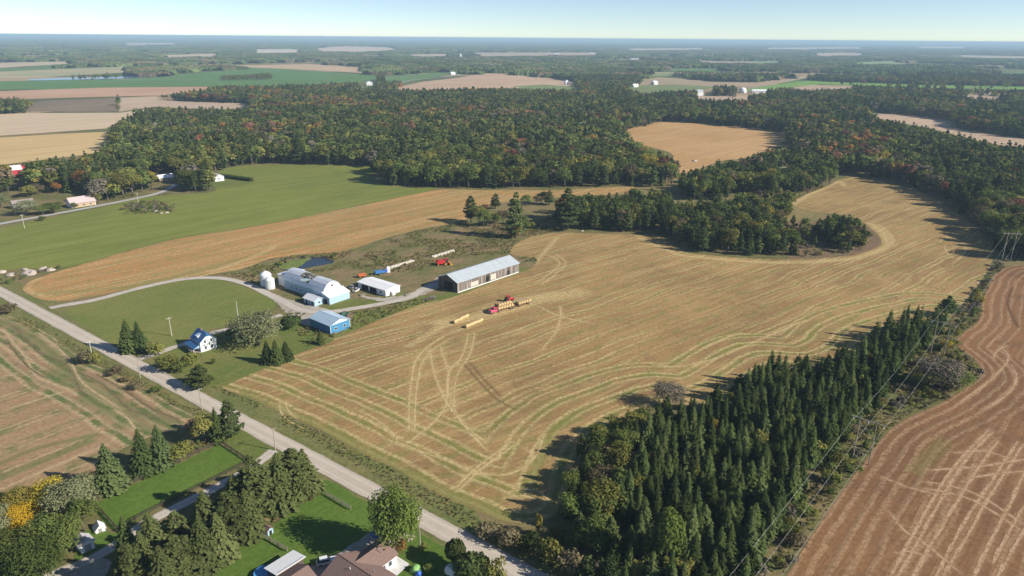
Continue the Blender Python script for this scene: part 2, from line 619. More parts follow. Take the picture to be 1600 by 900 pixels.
for ln, w in (([(790, 812), (700, 772), (600, 722), (480, 660), (380, 615)], 4.0), ([(840, 772), (838, 740), (852, 700), (868, 668), (905, 655)], 3.2), ([(860, 800), (872, 740), (890, 700)], 2.5)):
    TR_MAIN.append((ln, w, 1, 0.75))
ground_patch('stubble_field', MAIN, mt, 0.040, 1.15, ROWS * 0.81, 3.0, [MAIN_EDGE_WOOD, MAIN_EDGE_BOTTOM], TR_MAIN)
track_strips('wheel_tracks', THIN, strip_mat('pressed_straw', (0.56, 0.44, 0.22), (0.30, 0.21, 0.09)), 0.048)
track_strips('wheel_ruts', THIN_D, strip_mat('rut_earth', (0.20, 0.13, 0.06), (0.28, 0.185, 0.08)), 0.115, 0.55)
OPEN.append(MAIN_SEEN)

# ---- brown field on the right
RIGHT_EDGE = [(1150, 1010), (1225, 905), (1260, 850), (1310, 775), (1355, 715), (1385, 677), (1420, 652), (1470, 630), (1510, 605), (1533, 585), (1526, 565), (1505, 548),
              (1492, 535), (1506, 520), (1530, 500), (1536, 470), (1550, 435), (1568, 420), (1600, 414), (1700, 412)]
RIGHT = RIGHT_EDGE + [(1900, 560), (1900, 900), (1850, 1010)]
mt = field_mat('tilled_stubble', (0.235, 0.125, 0.06), (0.17, 0.092, 0.047), (0.27, 0.155, 0.08), R(46), straw=(0.46, 0.32, 0.19), green=(0.19, 0.18, 0.06), dark=(0.085, 0.055, 0.035),
               period=7.2, edge=(7.2, 17.0), edge_green=0.0, streak=0.45, streaks=(0.02, 1.1), paint=True, rowamt=0.42, moist=0.3)
TR_R, THIN, THIN_D = [], [], []
for ln in ([(1390, 905), (1440, 815), (1500, 720), (1545, 672)], [(1399, 905), (1449, 818), (1509, 722), (1553, 674)], [(1425, 905), (1490, 790), (1560, 690)], [(1460, 905), (1520, 800), (1590, 690)], [(1472, 905), (1530, 805), (1600, 694)],
           [(1520, 905), (1580, 780), (1620, 700)], [(1390, 800), (1412, 828), (1440, 845), (1500, 895)], [(1440, 752), (1520, 770), (1600, 820)], [(1437, 762), (1515, 780), (1600, 832)],
           [(1490, 708), (1540, 705), (1590, 722)], [(1445, 735), (1520, 730), (1600, 718)], [(1510, 748), (1560, 740), (1610, 736)], [(1550, 880), (1600, 790)], [(1555, 905), (1610, 810)],
           [(1400, 865), (1420, 862), (1450, 870)], [(1498, 630), (1540, 600), (1570, 570), (1575, 555), (1560, 540)], [(1540, 640), (1575, 615), (1588, 590), (1580, 570)],
           [(1552, 560), (1558, 548), (1575, 540)], [(1375, 745), (1430, 765), (1480, 775)]):
    TR_R.append((ln, 1.6, 0, 0.3))
    THIN.append(ln)
for ln in ([(1582, 450), (1576, 480), (1592, 512)],):
    TR_R.append((ln, 1.6, 2, 0.4))
    THIN_D.append(ln)
TR_R.append(([(1430, 735), (1475, 690)], 5.0, 1, 0.45))
ground_patch('tilled_field', RIGHT, mt, 0.044, 1.0, R(46), 3.0, [RIGHT_EDGE], TR_R)
track_strips('wheel_tracks', THIN, strip_mat('dry_track', (0.46, 0.32, 0.20), (0.26, 0.145, 0.07)), 0.052, 0.9)
track_strips('wheel_ruts', THIN_D, strip_mat('dark_rut', (0.13, 0.075, 0.04), (0.21, 0.115, 0.055)), 0.115, 0.9)
OPEN.append(RIGHT)

# ---- field on the left of the road
LEFT_EDGE = [(-260, 355), (0, 488), (40, 503), (75, 522), (110, 547), (150, 570), (190, 588), (230, 609), (270, 633), (305, 652)]
LEFT = LEFT_EDGE + [(297, 668), (258, 675), (215, 690), (172, 714), (152, 735), (120, 745), (80, 765), (40, 776), (0, 792), (-150, 850), (-400, 760), (-420, 560)]
mt = field_mat('weedy_stubble', (0.33, 0.215, 0.12), (0.27, 0.17, 0.095), (0.36, 0.27, 0.15), R(54), straw=(0.52, 0.40, 0.235), green=(0.115, 0.145, 0.05), dark=(0.10, 0.08, 0.05),
               period=13.0, edge=(6.5, 25.0), edge_green=1.0, streak=0.5, streaks=(0.03, 0.35), paint=True, broad=0.75, rowamt=0.5, moist=0.0)
TR_L, THIN, THIN_D = [], [], []
for ln, w in (([(0, 500), (40, 520), (90, 560), (110, 590), (150, 610), (200, 640), (260, 660)], 6.0), ([(90, 545), (110, 570), (108, 600), (85, 580)], 7.0), ([(0, 748), (80, 715), (140, 690)], 3.0),
              ([(0, 725), (60, 700), (150, 680)], 2.5), ([(130, 620), (190, 655), (240, 675)], 4.0)):
    TR_L.append((ln, w, 1, 0.7))
for ln in ([(0, 590), (30, 582)], [(10, 640), (100, 612)], [(0, 765), (100, 722), (160, 697)], [(5, 515), (40, 560), (60, 590), (110, 610)], [(180, 640), (200, 655), (215, 675)], [(60, 520), (100, 555), (130, 600), (190, 640)]):
    TR_L.append((ln, 1.6, 0, 0.35))
    THIN.append(ln)
for ln in ([(20, 510), (60, 550), (105, 572), (130, 620)], [(120, 580), (160, 600), (205, 640), (250, 655)], [(150, 585), (200, 612), (240, 640), (280, 655)], [(10, 530), (40, 570), (70, 590)]):
    TR_L.append((ln, 1.6, 2, 0.4))
    THIN_D.append(ln)
ground_patch('weedy_field', LEFT, mt, 0.048, 1.2, R(54), 3.0, [LEFT_EDGE], TR_L)
track_strips('wheel_tracks', THIN, strip_mat('dry_weed_track', (0.48, 0.37, 0.22), (0.31, 0.21, 0.115)), 0.056, 0.7)
track_strips('wheel_ruts', THIN_D, strip_mat('weedy_rut', (0.12, 0.105, 0.05), (0.24, 0.18, 0.095)), 0.115, 0.6)
OPEN.append(LEFT)


def grass_mat(name, c1, c2, c3, rot=ROWS, big=0.02, streak=0.4, streaks=(0.03, 0.4), grain=0.3):
    return field_mat(name, c1, c2, c3, rot, big=big, streak=streak, streaks=streaks, grain=grain)


# ---- grassland
HAY = [(-260, 440), (-150, 385), (0, 356), (60, 344), (150, 326), (240, 306), (285, 304), (330, 301), (345, 292), (392, 286), (398, 280), (345, 272), (350, 264), (400, 258), (480, 258),
       (560, 259), (592, 264), (578, 274), (602, 290), (640, 293), (684, 295), (560, 321), (400, 353), (270, 374), (150, 406), (110, 417), (60, 419), (0, 423), (-200, 442)]
hay_m = grass_mat('hay_grass', (0.18, 0.205, 0.047), (0.14, 0.17, 0.04), (0.24, 0.245, 0.07), R(48), big=0.01, streak=0.6, streaks=(0.012, 0.16))
ground_patch('hay_field', HAY, hay_m, 0.052, 6.0, R(48), 5)
OPEN.append(HAY)
PASTURE = [(103, 485), (150, 471), (220, 452), (290, 438), (340, 437), (375, 446), (410, 459), (431, 473), (427, 483), (400, 490), (370, 505), (330, 515), (290, 530), (258, 546), (205, 546), (172, 535), (138, 513)]
past_m = grass_mat('pasture_grass', (0.14, 0.17, 0.043), (0.175, 0.185, 0.053), (0.215, 0.205, 0.073), R(50), big=0.03)
ground_patch('pasture', PASTURE, past_m, 0.056, 4.0, ROWS, 4)
OPEN.append(PASTURE)
TAN = [(112, 418), (270, 375), (400, 354), (560, 322), (686, 297), (760, 297), (870, 297), (985, 292), (992, 302), (900, 306), (830, 312), (748, 322), (737, 335), (717, 347), (660, 357), (600, 373), (540, 392),
       (470, 398), (420, 405), (380, 420), (300, 434), (200, 452), (110, 469), (70, 469), (38, 456), (44, 441), (75, 429)]
mt = field_mat('strip_stubble', (0.43, 0.225, 0.085), (0.35, 0.215, 0.085), (0.25, 0.20, 0.085), R(47), straw=(0.58, 0.43, 0.22), green=(0.17, 0.20, 0.07), period=7.0,
               streak=0.5, streaks=(0.012, 0.25), broad=0.65, rowamt=0.75, paint=True)
ground_patch('grain_strip', TAN, mt, 0.060, 2.2, R(47), 4, None,
             [([(60, 460), (200, 448), (300, 425), (420, 395), (520, 372)], 5.0, 1, 0.5), ([(330, 425), (400, 400), (430, 385)], 3, 0, 0.6), ([(60, 435), (40, 452), (70, 462)], 2.0, 0, 0.6)])
OPEN.append(TAN)
SCRUB = [(300, 436), (382, 421), (422, 406), (470, 400), (540, 394), (600, 375), (660, 359), (715, 349), (800, 352), (868, 362), (830, 371), (801, 384), (800, 399), (830, 404), (838, 410), (825, 421), (770, 441), (700, 462), (660, 475), (610, 493),
         (560, 514), (520, 530), (480, 544), (440, 520), (440, 490), (430, 470), (405, 456), (360, 440)]
mt = grass_mat('old_grass', (0.15, 0.15, 0.058), (0.26, 0.18, 0.105), (0.105, 0.12, 0.04), ROWS, big=0.045, streak=0.7, streaks=(0.08, 0.25), grain=0.45)
ground_patch('rough_grass', SCRUB, mt, 0.036, 3.0, ROWS, 4)
OPEN.append(SCRUB)
LAWN = [(205, 549), (258, 549), (300, 531), (370, 508), (440, 500), (480, 512), (522, 530), (480, 547), (430, 569), (380, 590), (340, 604), (300, 592), (250, 566), (222, 552)]
lawn_m = grass_mat('yard_grass', (0.11, 0.15, 0.035), (0.16, 0.17, 0.05), (0.20, 0.18, 0.07), ROWS, big=0.05)
ground_patch('yard_lawn', LAWN, lawn_m, 0.064, 3.0, ROWS, 3)
ground_patch('shed_grass', [(482, 544), (520, 530), (560, 514), (610, 493), (660, 475), (712, 463), (770, 441), (826, 421), (815, 418), (760, 435), (705, 452), (690, 462), (655, 464), (625, 478), (560, 487), (549, 500), (546, 513), (520, 526)], lawn_m, 0.066, 3.0, ROWS, 3)
ground_patch('barn_grass', [(500, 484), (517, 477), (548, 467), (562, 470), (603, 468), (580, 477), (540, 484), (515, 487)], lawn_m, 0.080, 3.0, ROWS, 2)
mow_m = grass_mat('mown_grass', (0.085, 0.145, 0.024), (0.10, 0.165, 0.03), (0.13, 0.175, 0.045), ROWS, big=0.05, streak=0.3)
PADDOCK = [(147, 787), (343, 694), (389, 722), (212, 812), (187, 831), (160, 816)]
ground_patch('paddock_lawn', PADDOCK, mow_m, 0.068, 3.0, ROWS, 1.5, straight=True)
ground_patch('roadside_lawn', [(353, 690), (382, 672), (428, 698), (428, 712), (391, 721)], lawn_m, 0.074, 3.0, ROWS, 2)
ground_patch('homestead_lawn', [(280, 1000), (310, 903), (400, 838), (470, 792), (500, 768), (506, 750), (582, 790), (640, 825), (720, 870), (800, 920), (860, 1000)], mow_m, 0.070, 3.0, ROWS, 2)
ground_patch('garden_lawn', [(187, 832), (213, 813), (200, 838), (165, 858), (120, 880), (118, 860), (135, 830)], mow_m, 0.076, 3.0, ROWS, 1.5)
ground_patch('back_lawn', [(345, 273), (398, 281), (392, 286), (335, 293)], lawn_m, 0.078, 3.0, ROWS, 3)

ground_patch('heath_clearing', [(1198, 350), (1240, 346), (1300, 348), (1345, 350), (1372, 368), (1374, 383), (1336, 398), (1270, 404), (1235, 404), (1215, 378)],
             grass_mat('heath', (0.20, 0.13, 0.085), (0.15, 0.12, 0.06), (0.23, 0.16, 0.11), ROWS, big=0.05, grain=0.5), 0.034, 4.0, ROWS, 4)
ground_patch('island_clearing', [(992, 304), (1030, 283), (1060, 273), (1090, 268), (1130, 254), (1060, 308), (1140, 318), (1232, 308), (1236, 318), (1252, 328), (1290, 334), (1200, 350), (1120, 336), (1040, 335), (1000, 322)],
             grass_mat('clearing_grass', (0.24, 0.19, 0.085), (0.18, 0.16, 0.065), (0.28, 0.215, 0.11), ROWS, big=0.04, grain=0.5), 0.032, 5.0, ROWS, 5)
# ---- more fields further out: (outline, colour, second colour)
FAR_FIELDS = [
    ([(965, 208), (1038, 190), (1100, 193), (1228, 207), (1226, 218), (1200, 235), (1165, 247), (1125, 252), (1085, 267), (1058, 272), (1053, 250), (1045, 238), (1000, 225)], (0.42, 0.255, 0.11), (0.49, 0.315, 0.15)),
    ([(1338, 175), (1400, 178), (1485, 188), (1487, 198), (1520, 205), (1600, 216), (1760, 228), (1760, 245), (1600, 230), (1560, 227), (1480, 208), (1430, 196), (1370, 185)], (0.44, 0.32, 0.22), (0.50, 0.37, 0.26)),
    ([(-260, 225), (0, 215), (100, 209), (165, 206), (182, 216), (150, 240), (90, 247), (40, 253), (0, 258), (-260, 275)], (0.52, 0.37, 0.17), (0.58, 0.43, 0.22)),
    ([(-260, 192), (35, 177), (190, 176), (235, 169), (185, 191), (165, 201), (0, 212), (-260, 223)], (0.52, 0.41, 0.28), (0.57, 0.45, 0.31)),
    ([(33, 174), (60, 158), (184, 153), (184, 175)], (0.20, 0.155, 0.11), (0.25, 0.19, 0.13)),
    ([(186, 153), (243, 151), (258, 157), (300, 159), (392, 162), (392, 170), (330, 171), (240, 167), (186, 175)], (0.44, 0.33, 0.24), (0.50, 0.38, 0.28)),
    ([(-260, 152), (45, 141), (160, 137), (280, 136), (362, 135), (250, 149), (100, 153), (-260, 165)], (0.45, 0.28, 0.18), (0.50, 0.33, 0.22)),
    ([(-260, 132), (0, 127), (190, 124), (250, 119), (330, 112), (390, 108), (480, 110), (560, 116), (600, 119), (560, 128), (500, 132), (400, 134), (280, 135), (160, 136), (0, 140), (-260, 147)], (0.10, 0.19, 0.06), (0.12, 0.21, 0.075)),
    ([(360, 102), (480, 100), (565, 105), (565, 114), (480, 109), (400, 106)], (0.46, 0.33, 0.20), (0.52, 0.38, 0.25)),
    ([(-200, 118), (0, 112), (190, 104), (205, 113), (60, 121), (-200, 125)], (0.44, 0.36, 0.22), (0.30, 0.31, 0.17)),
    ([(-100, 104), (0, 98), (110, 96), (115, 99), (0, 106)], (0.48, 0.38, 0.26), (0.52, 0.42, 0.3)),
    ([(252, 86), (342, 83.5), (340, 88), (256, 90)], (0.50, 0.38, 0.26), (0.55, 0.42, 0.3)),
    ([(190, 67), (280, 67), (280, 69.5), (192, 70)], (0.55, 0.44, 0.33), (0.6, 0.48, 0.36)),
    ([(395, 77), (470, 77), (472, 82), (400, 82.5)], (0.60, 0.50, 0.40), (0.62, 0.52, 0.42)),
    ([(492, 75), (540, 72), (612, 74), (622, 78), (560, 81), (496, 80)], (0.55, 0.42, 0.30), (0.60, 0.47, 0.35)),
    ([(600, 141), (660, 128), (720, 121), (760, 114), (850, 121), (906, 129), (880, 138), (760, 138), (690, 140)], (0.46, 0.32, 0.22), (0.52, 0.37, 0.26)),
    ([(598, 119), (700, 113), (728, 113), (655, 125), (602, 128)], (0.12, 0.22, 0.075), (0.13, 0.2, 0.08)),
    ([(985, 125), (1030, 121), (1080, 124), (1120, 128), (1180, 129), (1262, 118), (1278, 118), (1230, 128), (1180, 137), (1120, 134), (1050, 131)], (0.42, 0.30, 0.20), (0.33, 0.27, 0.17)),
    ([(800, 135), (850, 132), (912, 137), (906, 141), (830, 140)], (0.17, 0.24, 0.09), (0.2, 0.24, 0.1)),
    ([(980, 134), (1050, 132), (1120, 136), (1100, 140), (1010, 146), (985, 142)], (0.18, 0.22, 0.09), (0.2, 0.2, 0.09)),
    ([(1160, 141), (1200, 134), (1265, 126), (1300, 128), (1450, 133), (1620, 136), (1620, 141), (1480, 138), (1335, 134), (1282, 132), (1222, 138), (1182, 143)], (0.16, 0.29, 0.06), (0.2, 0.32, 0.08)),
    ([(1205, 141), (1270, 133), (1332, 134), (1342, 138), (1272, 141)], (0.40, 0.29, 0.2), (0.46, 0.33, 0.23)),
    ([(1400, 147), (1540, 149), (1578, 152), (1572, 157), (1480, 152)], (0.42, 0.30, 0.22), (0.47, 0.34, 0.25)),
    ([(1078, 151), (1160, 150), (1178, 148), (1167, 157), (1100, 157)], (0.45, 0.33, 0.24), (0.5, 0.37, 0.27)),
    ([(1160, 96), (1220, 95), (1226, 98), (1166, 99)], (0.2, 0.27, 0.12), (0.22, 0.28, 0.13)),
    ([(1340, 97), (1402, 95), (1408, 99), (1350, 101)], (0.22, 0.30, 0.12), (0.24, 0.31, 0.13)),
    ([(1272, 83), (1342, 82), (1352, 86), (1282, 88)], (0.45, 0.34, 0.26), (0.5, 0.38, 0.3)),
    ([(1020, 115), (1060, 114), (1064, 118), (1026, 120)], (0.2, 0.28, 0.1), (0.22, 0.28, 0.12)),
    ([(1090, 95), (1180, 97), (1178, 99), (1095, 98)], (0.36, 0.3, 0.2), (0.4, 0.33, 0.24)),
    ([(740, 82), (940, 82), (940, 86), (745, 88)], (0.40, 0.30, 0.22), (0.46, 0.36, 0.28)),
    ([(980, 76), (1100, 75), (1102, 77.5), (985, 79)], (0.46, 0.37, 0.28), (0.5, 0.4, 0.32)),
    ([(1196, 74.5), (1350, 73.5), (1350, 76), (1198, 77)], (0.52, 0.44, 0.36), (0.55, 0.46, 0.38)),
    ([(1430, 72.5), (1512, 73), (1512, 75.5), (1432, 75)], (0.55, 0.48, 0.4), (0.58, 0.5, 0.42)),
    ([(1500, 86), (1640, 89), (1640, 92), (1505, 90)], (0.42, 0.35, 0.26), (0.46, 0.38, 0.3)),
    ([(640, 85), (700, 84), (705, 88), (646, 88)], (0.44, 0.35, 0.25), (0.5, 0.4, 0.3)),
]
for i, (poly, a, b) in enumerate(FAR_FIELDS):
    w = PP(poly)
    dist = np.hypot(*w.mean(0))
    mt = field_mat('farm_land', a, b, tuple(x * 0.8 for x in a), R(50), straw=tuple(min(0.7, x * 1.35) for x in b), period=9.0 if i < 2 else 0.0,
                   big=0.004, streak=0.5, streaks=(0.003, 0.05) if i > 1 else (0.01, 0.2), rowamt=0.5)
    green = a[1] > a[0] * 1.1
    ground_patch('green_field' if green else 'harvested_field', poly, mt, 0.08 + 0.012 * i, max(6.0, dist / 60), R(50), max(5.0, dist / 200), straight=i > 1)
    OPEN.append(poly)

# ---- water
m_w, nt = new_mat('pond_water')
tc = coords(nt)
finish(nt, (0.022, 0.028, 0.038), 0.18, noise(nt, tc, 1.2, 3), 0.04, 0.05, 0.5)
m_al, nt = new_mat('algae')
tc = coords(nt)
finish(nt, mix(nt, mrange(nt, noise(nt, tc, 0.4, 5), 0.4, 0.65), (0.17, 0.205, 0.045), (0.11, 0.15, 0.035)), 0.7, None, 0.2, 0.1, 0.3)
ground_patch('pond', [(434, 418), (445, 410), (460, 405), (485, 402.5), (505, 402), (522, 408), (518, 412), (497, 416), (474, 420), (455, 423), (442, 421)], m_w, 0.075, 3, 0, 2, jitter=0.5)
ground_patch('pond_algae', [(436, 418), (446, 410.5), (461, 405.5), (487, 403), (476, 409), (470, 417), (466, 420), (455, 422), (443, 420.5)], m_al, 0.085, 3, 0, 2, jitter=0.8)
FARWATER = [(45, 124.5), (110, 121.5), (190, 120), (235, 114.5), (272, 117), (250, 120.5), (190, 123), (60, 126)]
m_fw, nt = new_mat('flood_water')
finish(nt, (0.05, 0.08, 0.12), 0.15, None, 0, 0, 0.5)
ground_patch('flood_water', FARWATER, m_fw, 0.7, 30, 0, 8)

# ---- roads and yards
def road_mat(name, c1, c2, c3):
    m, nt = new_mat(name)
    tc = coords(nt)
    a = attr(nt, 'across')
    n1 = noise(nt, tc, 0.12, 5, 0.6)
    n2 = noise(nt, tc, 1.8, 6, 0.8)
    sv = noise(nt, mapping(nt, tc, ROADDIR, (0.03, 1.2, 1)), 1.0, 4)
    col = mix(nt, mrange(nt, n1, 0.35, 0.65), tuple(c1), tuple(c2))
    col = mix(nt, mrange(nt, sv, 0.45, 0.65, 0, 0.5), col, tuple(c3))
    w = mrange(nt, math_n(nt, 'ABSOLUTE', math_n(nt, 'SUBTRACT', a, 0.45)), 0.03, 0.22, 1, 0)
    col = mix(nt, math_n(nt, 'MULTIPLY', w, 0.45), col, tuple(x * 1.18 for x in c1))
    e = mrange(nt, math_n(nt, 'ADD', a, math_n(nt, 'MULTIPLY', math_n(nt, 'SUBTRACT', n2, 0.5), 0.5)), 0.84, 1.0)
    col = mix(nt, e, col, (0.19, 0.175, 0.09))
    val = mrange(nt, n2, 0.25, 0.75, 0.85, 1.15, False)
    col = nd(nt, 'ShaderNodeVectorMath', {0: col, 1: val}, operation='MULTIPLY').outputs[0]
    finish(nt, col, 0.9, n2, 0.4, 0.08, 0.1)
    return m


rm = road_mat('road_gravel', (0.50, 0.44, 0.365), (0.44, 0.385, 0.32), (0.40, 0.35, 0.29))
ra, rb = P(20, 466), P(700, 832)
rd = (rb - ra) / np.linalg.norm(rb - ra)
ROAD = np.array([ra - rd * 400, ra, ra + rd * 80, ra + rd * 160, rb, rb + rd * 200])
verge_m = grass_mat('verge_grass', (0.15, 0.165, 0.055), (0.20, 0.18, 0.075), (0.10, 0.12, 0.04), ROADDIR, big=0.05, streak=0.6, streaks=(0.05, 0.6), grain=0.45)
rn = np.array([-rd[1], rd[0]])
vp = [ROAD[0] + rn * 9, ROAD[-1] + rn * 9, ROAD[-1] - rn * 9, ROAD[0] - rn * 9]
ground_patch('roadside_verge', vp, verge_m, 0.030, 6, ROADDIR, 4, world_pts=True, jitter=0.8)
ribbon('gravel_road', ROAD, 6.6, rm, 0.10, 3.0, True)
dm = road_mat('drive_gravel', (0.50, 0.455, 0.40), (0.43, 0.385, 0.33), (0.36, 0.31, 0.25))
ribbon('farm_driveway', [(78, 482), (95, 478), (150, 468.5), (220, 450), (290, 436), (345, 435), (385, 444), (412, 456), (440, 470), (470, 484), (510, 488), (560, 481), (605, 473), (640, 465), (662, 452), (700, 440)], 4.6, dm, 0.112, 2.0)
m_yard = grass_mat('yard_gravel', (0.44, 0.40, 0.345), (0.37, 0.33, 0.27), (0.28, 0.25, 0.18), ROWS, big=0.08, streak=0.4)
ground_patch('farm_yard', [(408, 455), (425, 458), (440, 464), (470, 473), (500, 480), (518, 486), (495, 494), (488, 510), (465, 502), (448, 490), (438, 480), (425, 466)], m_yard, 0.090, 2.5, 0, 2, jitter=0.5)
ground_patch('shed_yard', [(560, 462), (600, 466), (640, 458), (660, 448), (690, 432), (700, 440), (672, 456), (630, 470), (590, 470)], m_yard, 0.094, 2.5, 0, 2, jitter=0.5)
ribbon('house_driveway', [(218, 561), (245, 553), (268, 544), (290, 537), (330, 521), (360, 514), (385, 508), (440, 492)], 3.6, dm, 0.118, 2.0)
ribbon('paddock_lane', [(428, 704), (405, 722), (385, 736), (330, 766), (270, 796), (215, 826), (175, 856), (130, 880), (70, 903), (20, 930)], 3.6, dm, 0.112, 2.0)
ground_patch('lane_apron', [(70, 915), (105, 885), (150, 872), (175, 880), (160, 905), (120, 935)], m_yard, 0.094, 2.5, 0, 2, jitter=0.3)
ground_patch('homestead_apron', [(490, 885), (520, 868), (560, 845), (590, 828), (650, 838), (628, 850), (590, 852), (560, 870), (540, 890), (500, 905), (440, 905), (450, 885)], m_yard, 0.094, 2.5, 0, 2, jitter=0.3)
am = road_mat('side_road', (0.42, 0.42, 0.41), (0.38, 0.38, 0.37), (0.36, 0.36, 0.34))
ribbon('side_road', [(-220, 398), (-60, 363), (0, 350), (60, 339), (150, 322.5), (236, 305), (262, 296), (275, 288)], 5.6, am, 0.116, 5.0)
ribbon('farm_lane', [(600, 139), (640, 126), (700, 120), (728, 114), (745, 108)], 7.0, am, 0.62, 30.0)
m_con = plain('concrete', (0.62, 0.61, 0.59), 0.85, 0.12, 0.8)

# ------------------------------------------------------------------ foliage
def leaf_mat(name, c1, c2, trans=0.25, var=0.35):
    m, nt = new_mat(name)
    tc = coords(nt)
    oi = nd(nt, 'ShaderNodeObjectInfo').outputs['Random']
    n = noise(nt, tc, 9.0, 3)
    f = math_n(nt, 'ADD', math_n(nt, 'MULTIPLY', oi, 0.75), math_n(nt, 'MULTIPLY', math_n(nt, 'SUBTRACT', n, 0.3), 0.6), clamp=True)
    col = mix(nt, f, tuple(c1), tuple(c2))
    r2 = math_n(nt, 'FRACT', math_n(nt, 'MULTIPLY', oi, 37.7))
    col = nd(nt, 'ShaderNodeVectorMath', {0: col, 1: mrange(nt, r2, 0, 1, 1 - var, 1 + var, False)}, operation='MULTIPLY').outputs[0]
    d = nd(nt, 'ShaderNodeBsdfDiffuse', {0: col})
    t = nd(nt, 'ShaderNodeBsdfTranslucent', {0: col})
    s = nd(nt, 'ShaderNodeMixShader', {0: trans, 1: d.outputs[0], 2: t.outputs[0]})
    o = nd(nt, 'ShaderNodeOutputMaterial')
    nt.links.new(s.outputs[0], o.inputs[0])
    return m


LEAF = {
    'spruce': leaf_mat('spruce_needles', (0.046, 0.072, 0.024), (0.09, 0.115, 0.034), 0.12, 0.45),
    'pine': leaf_mat('pine_needles', (0.062, 0.09, 0.034), (0.115, 0.14, 0.048), 0.15, 0.4),
    'lane_pine': leaf_mat('yellowish_pine_needles', (0.085, 0.108, 0.036), (0.125, 0.142, 0.05), 0.15, 0.2),  # lighter, more yellow-green needles for the lane row
    'green': leaf_mat('green_leaves', (0.095, 0.135, 0.036), (0.15, 0.175, 0.048), 0.25, 0.4),
    'olive': leaf_mat('olive_leaves', (0.16, 0.175, 0.042), (0.23, 0.215, 0.06)),
    'yellow': leaf_mat('yellow_leaves', (0.33, 0.26, 0.045), (0.28, 0.245, 0.06), 0.3, 0.2),
    'gold': leaf_mat('golden_leaves', (0.56, 0.37, 0.03), (0.42, 0.36, 0.05), 0.3, 0.2),
    'orange': leaf_mat('orange_leaves', (0.38, 0.175, 0.045), (0.28, 0.16, 0.06), 0.3, 0.25),
    'red': leaf_mat('red_leaves', (0.25, 0.095, 0.06), (0.20, 0.115, 0.075), 0.25, 0.25),
    'brown': leaf_mat('dry_leaves', (0.19, 0.14, 0.085), (0.16, 0.145, 0.08), 0.2),
    'grey': leaf_mat('bare_twigs', (0.15, 0.13, 0.105), (0.19, 0.165, 0.12), 0.1),
    'silver': leaf_mat('silver_leaves', (0.15, 0.17, 0.075), (0.24, 0.245, 0.135), 0.2, 0.1),
    'cedar': leaf_mat('cedar_scales', (0.05, 0.075, 0.025), (0.08, 0.10, 0.03), 0.1),
    'poplar': leaf_mat('poplar_leaves', (0.12, 0.17, 0.035), (0.16, 0.20, 0.05), 0.25, 0.1),
    'straw': leaf_mat('dry_grass', (0.34, 0.27, 0.12), (0.25, 0.215, 0.09), 0.3),
}
BARK = plain('bark', (0.14, 0.115, 0.09), 0.95, 0.3, 3.0)


def quads_mesh(name, C, N, S, roll=None, aspect=1.0, T=None):
    """leaf-clump faces: centres, normals, sizes (T: long direction)"""
    n = len(C)
    N = N / np.maximum(np.linalg.norm(N, axis=1), 1e-6)[:, None]
    if T is None:
        T = rng.normal(size=(n, 3))
    U = T - N * np.sum(T * N, 1)[:, None]
    U /= np.maximum(np.linalg.norm(U, axis=1), 1e-6)[:, None]
    V = np.cross(N, U)
    S = np.broadcast_to(S, (n,))[:, None]
    a = U * S * aspect
    b = V * S
    j = lambda: rng.uniform(0.65, 1.2, (n, 1))
    bend = N * S * 0.35
    q = np.stack([C - a * j() - bend * rng.uniform(0, 1, (n, 1)), C - b * j(), C + a * j() - bend * rng.uniform(0, 1, (n, 1)), C + b * j()], 1).reshape(-1, 3)
    return q


def build_tree(name, q, trunk=None):
    """one mesh: leaf faces in slot 0, trunk faces in slot 1"""
    n = len(q) // 4
    vs = q.tolist()
    fs = [(4 * i, 4 * i + 1, 4 * i + 2, 4 * i + 3) for i in range(n)]
    k = len(vs)
    nt_ = 0
    if trunk:
        vs += trunk.v
        fs += [tuple(i + k for i in f) for f in trunk.f]
        nt_ = len(trunk.f)
    me = bpy.data.meshes.new(name)
    me.from_pydata(vs, [], fs)
    if trunk:
        me.polygons.foreach_set('material_index', np.array([0] * n + [1] * nt_, np.int32))
    me.materials.append(LEAF['green'])
    if trunk:
        me.materials.append(BARK)
    return me


def q_spruce(n_whorl, per, sub, rad=0.17, base=0.04, dens=1.0):
    C, N, S, T = [], [], [], []
    for w in range(n_whorl):
        t = base + (1 - base) * (w + rng.uniform(0, 0.6)) / n_whorl
        L = rad * (1 - t) ** 0.85 * rng.uniform(0.85, 1.15) + 0.012
        k = max(4, int(per * (0.45 + 0.55 * (1 - t))))
        a0 = rng.uniform(0, 6.28)
        for i in range(k):
            a = a0 + 6.283 * i / k + rng.normal(0, 0.15)
            l = L * rng.uniform(0.7, 1.15)
            d = np.array([math.cos(a), math.sin(a), 0])
            for s in range(sub):
                f = (s + 0.55) / sub
                c = d * l * f
                droop = -0.35 * l * f + 0.12 * l * (f ** 3)
                C.append([c[0], c[1], t + droop * 0.6])
                N.append([d[0] * 0.55 + rng.normal(0, .25), d[1] * 0.55 + rng.normal(0, .25), 0.8])
                T.append([d[0], d[1], -0.45])
                S.append(l / sub * rng.uniform(0.55, 0.85) + 0.006)
    return quads_mesh('', np.array(C), np.array(N), np.array(S), aspect=1.25, T=np.array(T))


